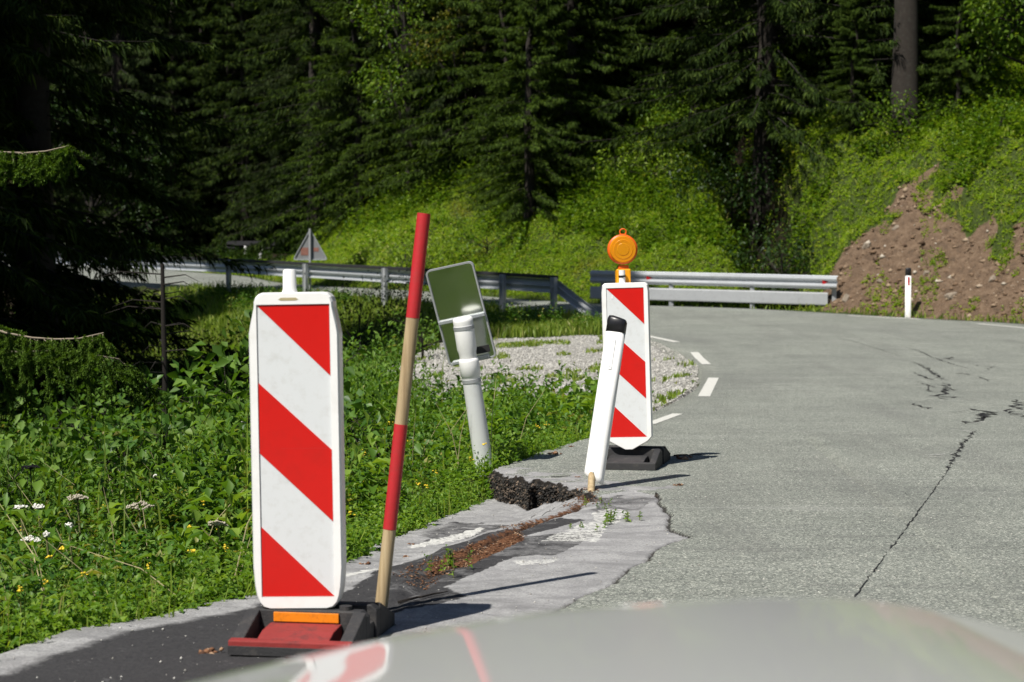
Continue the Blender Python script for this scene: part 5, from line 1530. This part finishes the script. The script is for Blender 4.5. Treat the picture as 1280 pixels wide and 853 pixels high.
# near young spruce with two detailed hanging boughs
def near_bough(name, pts, nh, lh, parent, seed, mat='needles_near', tiplen=.25):
    """pts: bough polyline, hanging branchlets with single needles"""
    g = np.random.default_rng(seed)
    pts = np.array([list(p_) for p_ in pts]); n = len(pts)
    cum = np.concatenate([[0], np.cumsum(np.linalg.norm(np.diff(pts, axis=0), axis=1))]); T = cum[-1]
    def at(t): return np.stack([np.interp(t * T, cum, pts[:, i_]) for i_ in range(3)], -1)
    wood_ = MB(); wood_.tube([tuple(v) for v in at(np.linspace(0, 1, 14)) + g.normal(size=(14, 3)) * .004], list(np.linspace(.011, .003, 14)), 6)
    NP, ND = [], []
    ax_ = nrm(pts[-1] - pts[0])
    for k in range(nh):
        t0 = (k + g.random() * .8) / nh
        b0 = at(np.array([t0]))[0]
        L_h = lh * (.55 + .7 * g.random()) * (1.05 - .6 * t0 ** 2)
        sway = ax_ * (.15 + .35 * t0) + g.normal(size=3) * .25
        m_ = 14; tt = np.linspace(0, 1, m_)
        c_ = b0 + np.outer(tt, [0, 0, -L_h]) * (.5 + .5 * tt[:, None]) + np.outer(tt ** .6 * (1 - .25 * tt), sway * L_h * .7)
        wood_.tube([tuple(v) for v in c_[::3]], [.003, .0026, .0022, .0018, .0014][:len(c_[::3])], 4)
        # side shoots
        lines = [c_]
        for q_ in range(int(5 + 4 * g.random())):
            j = g.integers(2, m_ - 2); sdir = nrm(g.normal(size=3) * [1, 1, .3] + [0, 0, -.7]); ls = (.05 + .08 * g.random())
            lines.append(c_[j] + np.outer(np.linspace(0, 1, 6), sdir * ls))
        for c2 in lines:
            ln_ = np.linalg.norm(np.diff(c2, axis=0), axis=1).sum(); nn = int(ln_ / .0006)
            tq = g.random(nn); ix = tq * (len(c2) - 1); i0 = ix.astype(int).clip(0, len(c2) - 2); fr = (ix - i0)[:, None]
            NP.append(c2[i0] * (1 - fr) + c2[i0 + 1] * fr); dd__ = nrm(c2[i0 + 1] - c2[i0])
            ND.append(nrm(nrm(g.normal(size=(nn, 3))) + dd__ * .9))
    NP = np.vstack(NP); ND = np.vstack(ND)
    VF = leaves(NP, ND, .014 + .006 * g.random(len(NP)), .0042, fold=0, droop=.0)
    wd = wood_.build(name, M['bark_pale'], parent)
    nd = mesh_np('needles', VF[0], [VF[1]], M[mat], wd); nd['kind'] = 'stuff'
    return wd
nsp = empty('spruce_tree', (-5.2, 10.6, gz(-5.2, 10.6)))
crown, wood_ = spruce_mesh(77, 6.2, 1.7, .2, 28, 9, 70, .16, 5, .6)
mesh_np('crown', crown[0], [crown[1]], M['needles'], nsp); mesh_np('branches', wood_[0], [wood_[1]], M['bark'], nsp)['kind'] = 'stuff'
MB().tube([(0, 0, -.4), (0, 0, 3), (.02, 0, 6.1)], [.08, .055, .01], 8).build('trunk', M['bark'], nsp, smooth=True)
tag(nsp, 'young spruce at the left edge with two sunlit boughs reaching into view', 'tree')
L0 = nsp.location
def lp(px, py, d_): return P(px, py, d_) - L0
near_bough('bough', [lp(-250, 185, 9.8), lp(-90, 182, 9.4), lp(0, 190, 9.1), lp(45, 193, 9.0), lp(86, 182, 8.9)], 66, .24, nsp, 1)
near_bough('bough', [lp(-260, 380, 9.8), lp(-60, 402, 9.4), lp(0, 412, 9.3), lp(45, 425, 9.2), lp(85, 424, 9.1), lp(130, 418, 9.0)], 70, .26, nsp, 2)
near_bough('bough', [lp(-200, 440, 10.2), lp(0, 440, 10.3), lp(90, 440, 10.6), lp(150, 450, 10.8), lp(185, 480, 11)], 50, .36, nsp, 3)
# thin dead spruce stem in the hollow
q_ = P(205, 492, 19.5)
ds = empty('dead_spruce', (q_.x, q_.y, gz(q_.x, q_.y)))
hb = P(205, 330, 19.5).z - ds.location.z
mb = MB(); mb.tube([(0, 0, -.2), (.01, 0, hb * .5), (-.01, 0, hb)], [.04, .034, .02], 8); mb.build('trunk', M['bark_dark'], ds, smooth=True)
mb = MB(); g = random.Random(3)
for k in range(34):
    z_ = hb * (.12 + .85 * g.random()); a_ = g.random() * 6.28; l_ = .25 + .5 * g.random()
    mb.tube([(0, 0, z_), (math.cos(a_) * l_ * .6, math.sin(a_) * l_ * .6, z_ + .03), (math.cos(a_) * l_, math.sin(a_) * l_, z_ - .05)], [.009, .006, .002], 4)
mb.build('dead_twigs', M['bark_dark'], ds)['kind'] = 'stuff'
tag(ds, 'thin dark dead stem with bare twigs standing in the hollow left of the near board', 'tree')

# thick bare trunk at right
bt = P(1130, 235, 47.0)
tt = empty('spruce_tree', (bt.x, bt.y, gz(bt.x, bt.y) - .2))
MB().tube([(0, 0, -.8), (.0, 0, .3), (.03, 0, 3), (-.02, .05, 8), (.05, 0, 16), (0, 0, 24)], [.46, .36, .30, .27, .20, .05], 16).build('trunk', M['bark'], tt, smooth=True)
crown, wood_ = spruce_mesh(31, 26, 4.2, 8.5, 30, 8, 56, .38, 4, .8)
mesh_np('crown', crown[0], [crown[1]], M['needles'], tt); mesh_np('branches', wood_[0], [wood_[1]], M['bark'], tt)['kind'] = 'stuff'
mb = MB(); g = random.Random(9)
for k in range(26):
    z_ = 1 + 7 * g.random(); a_ = g.random() * 6.28; l_ = .4 + .9 * g.random()
    mb.tube([(math.cos(a_) * .25, math.sin(a_) * .25, z_), (math.cos(a_) * l_, math.sin(a_) * l_, z_ - .1)], [.02, .006], 4)
mb.build('dead_twigs', M['bark_dark'], tt)['kind'] = 'stuff'
tag(tt, 'thick bare spruce trunk standing above the earth bank on the right', 'tree')

# leafy trees
def leafy(x, y, clusters, mat, leaf, dens, label, seed, tr=.12, z=None):
    root = empty('leafy_tree', (x, y, gz(x, y) if z is None else z))
    broad_mesh(seed, clusters, leaf, dens, mat, root, tr=tr)
    tag(root, label, 'tree'); return root
g = random.Random(12)
def cloud(n, cx_, cy_, z0, z1, rx, ry, r0, r1): return [(cx_ + g.uniform(-rx, rx), cy_ + g.uniform(-ry, ry), g.uniform(z0, z1), g.uniform(r0, r1)) for _ in range(n)]
leafy(13.6, 45.5, cloud(26, 0, 0, 1.2, 8.5, 1.9, 1.6, .55, .95), 'broad', .11, 620, 'leafy green tree overhanging the right edge above the earth bank', 5, .14)
leafy(-3.3, 59.5, cloud(34, 0, 0, 1.5, 10.5, 2.1, 1.6, .6, 1.0), 'broad', .11, 620, 'light green leafy tree above the bank between polished sign and striped pole', 6, .16)
leafy(-1.4, 57.8, cloud(14, 0, 0, 3.2, 7.0, 1.2, 1.0, .5, .8), 'broad_dull', .10, 620, 'dull olive leafy tree with browning leaves in the middle of the forest edge', 7, .12)
leafy(-12.5, 86.0, cloud(30, 0, 0, .5, 6.0, 4.0, 1.6, .8, 1.3), 'broad', .14, 330, 'grey green leafy thicket beyond the far guardrail', 8, .12)
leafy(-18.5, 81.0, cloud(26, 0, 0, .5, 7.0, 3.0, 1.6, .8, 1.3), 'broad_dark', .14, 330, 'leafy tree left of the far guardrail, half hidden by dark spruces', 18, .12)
# shrubs
shrub(5.0, 51.8, 2.3, 1.3, 12, 'broad', 'bright leafy shrub on top of the bank right of the amber lamp', .10, 300, 1)
shrub(3.7, 51.0, 1.5, 1.2, 9, 'bank_leaf', 'low light green bush on the bank above the amber lamp', .10, 300, 2)
shrub(-3.0, 51.6, 1.6, 1.6, 12, 'bank_leaf', 'rounded light green bush on the bank above the striped pole', .10, 300, 3)
shrub(-.7, 51.0, 1.2, 1.0, 8, 'broad', 'mid green bush on the bank just above the polished sign', .09, 300, 4)
shrub(6.6, 45.0, 2.2, 1.0, 12, 'broad_dark', 'dark shrub in the shaded gully between the banks', .10, 260, 5)  # gully shrubs: dark leaf colour put in to deepen the shade
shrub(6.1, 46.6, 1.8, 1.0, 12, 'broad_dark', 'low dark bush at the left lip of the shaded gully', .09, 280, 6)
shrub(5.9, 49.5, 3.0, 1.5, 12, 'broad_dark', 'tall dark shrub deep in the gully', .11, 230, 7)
shrub(9.6, 46.4, 1.2, 1.0, 8, 'broad', 'small leafy bush at the foot of the thick bare trunk', .09, 280, 8)
shrub(11.8, 44.6, .9, .9, 8, 'broad', 'low leafy bush on the crest of the earth bank', .09, 280, 9)
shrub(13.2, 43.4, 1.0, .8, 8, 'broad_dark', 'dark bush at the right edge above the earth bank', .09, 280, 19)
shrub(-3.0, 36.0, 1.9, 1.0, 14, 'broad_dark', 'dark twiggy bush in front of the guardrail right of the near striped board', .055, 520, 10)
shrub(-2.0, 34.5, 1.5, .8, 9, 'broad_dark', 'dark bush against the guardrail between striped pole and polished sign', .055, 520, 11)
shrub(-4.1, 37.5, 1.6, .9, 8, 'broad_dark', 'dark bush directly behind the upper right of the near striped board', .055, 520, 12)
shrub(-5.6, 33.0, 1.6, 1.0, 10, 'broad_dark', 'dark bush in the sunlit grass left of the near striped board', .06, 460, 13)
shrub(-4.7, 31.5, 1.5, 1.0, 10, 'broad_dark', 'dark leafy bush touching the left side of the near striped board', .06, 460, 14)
shrub(-7.2, 33.0, 1.0, .9, 9, 'herb_dark', 'green bush in the hollow beside the thin dead stem', .07, 400, 15)
shrub(-1.5, 30.5, .9, .7, 8, 'herb_dark', 'green clump of nettles behind the striped pole', .08, 420, 16)
shrub(-1.75, 14.2, 1.5, .55, 14, 'herb_dark', 'tall leafy clump right of the near striped board, behind the pole', .10, 520, 21)
shrub(-1.15, 13.2, 1.0, .40, 9, 'herb', 'leafy green clump between the striped pole and the leaning pipe', .09, 560, 22)
shrub(-3.5, 16.5, 1.5, .8, 14, 'herb_dark', 'leafy clump left of the near striped board', .10, 420, 23)
shrub(-2.75, 14.4, 1.2, .5, 12, 'herb', 'leafy clump touching the left rim of the near striped board', .09, 520, 24)
shrub(-4.1, 14.2, 1.1, .6, 10, 'herb_dark', 'rounded green clump under the sunlit spruce bough', .09, 460, 25)
shrub(-2.2, 24.0, 1.0, .9, 10, 'herb_dark', 'green clump of tall herbs left of the gravel', .08, 420, 17)

# ------------------------------------------------------------------ umbels
def umbel(px, py, d_, rad, mat, label, hstem=None, nleaf=4):
    top = P(px, py, d_); zg = gz(top.x, top.y)
    root = empty('umbel_plant', (top.x, top.y, zg)); hh_ = max(.25, top.z - zg)
    g2 = np.random.default_rng(int(px * 3 + py))
    mb = MB(); mb.tube([(.03, 0, -.05), (.015, .01, hh_ * .5), (0, 0, hh_ - rad * .5)], [.0075, .0065, .0045], 7)
    K = 22
    tips = []
    for k in range(K):
        a_ = k * 2.4; q_ = rad * math.sqrt((k + .5) / K); tips.append((math.cos(a_) * q_, math.sin(a_) * q_, hh_ - .28 * q_ * q_ / rad + g2.normal() * .004))
        mb.tube([(0, 0, hh_ - rad * .5), tips[-1]], [.002, .0012], 3)
    for k in range(2):
        a_ = g2.random() * 6.28; z_ = hh_ * (.35 + .3 * k); mb.tube([(0, 0, z_), (math.cos(a_) * .12, math.sin(a_) * .12, z_ + .12)], [.004, .002], 5)
    mb.build('stem', M['stem'], root, smooth=True)
    tp_ = np.array(tips); pos = (tp_[:, None, :] + g2.normal(size=(K, 14, 3)) * [rad * .10, rad * .10, rad * .035]).reshape(-1, 3)
    VF = stones(g2, pos, .0035 + .003 * g2.random(len(pos)), .8)
    mesh_np('flower_head', VF[0], [VF[1]], M[mat], root)
    n_ = nleaf * 5
    VF = plants(g2, np.array([[.0, 0, 0]] * 3), np.full(3, hh_ * .7), n_, np.full(3, .09), .4); mesh_np('leaves', VF[0], [VF[1]], M['herb'], root)
    tag(root, label, 'wildflower', 'umbel flowers in the weeds')
for a in [(97, 620, 9.2, .045, 'flower_old', 'tall faded umbel on a thick brown stem, leftmost of the big ones'), (174, 630, 8.8, .062, 'flower_old', 'largest cream umbel in the middle of the weeds left of the board'),
          (272, 653, 8.6, .04, 'flower_old', 'faded umbel close to the left side of the near striped board'), (37, 673, 8.5, .042, 'flower', 'flat white umbel low at the left edge'), (26, 633, 9.5, .03, 'flower', 'small white umbel at the far left edge'),
          (48, 632, 9.6, .028, 'flower', 'small white umbel just right of the one at the left edge'), (86, 656, 8.8, .016, 'flower', 'tiny white flower head between the left umbels'), (195, 594, 11.5, .014, 'flower', 'tiny white flower high in the weeds'),
          (38, 582, 13.0, .06, 'flower_pink', 'dusty pink flower heads in the shade at upper left of the weeds'), (58, 668, 8.4, .012, 'flower', 'tiny white flower beside the flat white umbel'), (303, 528, 14.5, .03, 'flower', 'white flower near the board edge halfway up')]:
    umbel(*a)
# yellow blossoms, scattered small (countless specks)
x, y = scatter(420, -5, 1.4, 5.8, 15, lambda x, y: keepfield(x, y), rg)
k = rg.random(len(x)) < .5; x, y = x[k], y[k]
pp = on_ground(x, y); pp[:, 2] += .12 + .3 * sm(DI(x, y), .2, 1.0) * rg.random(len(x)) + .08
pos = (pp[:, None] + rg.normal(size=(len(pp), 5, 3)) * .008).reshape(-1, 3)
stuff('blossoms', stones(rg, pos, .005 + .006 * rg.random(len(pos)), .6), M['flower_yellow'], 'small yellow blossoms dotted through the weeds')
# dry stalks
x, y = scatter(260, -4.5, 1.2, 6, 14, lambda x, y: keepfield(x, y) & (DI(x, y) > .2), rg)
mb = MB()
for a_, b_ in zip(x[:110], y[:110]):
    z_ = gz(a_, b_); l_ = .25 + .4 * rng.random(); dx_, dy_ = rng.normal() * .15, rng.normal() * .15
    mb.tube([(a_, b_, z_), (a_ + dx_ * .5, b_ + dy_ * .5, z_ + l_ * .6), (a_ + dx_ * 1.3, b_ + dy_, z_ + l_)], [.003, .0025, .001], 4)
o = mb.build('stalks', M['dry']); o['kind'] = 'stuff'; o['label'] = 'dry straw coloured stalks among the weeds'
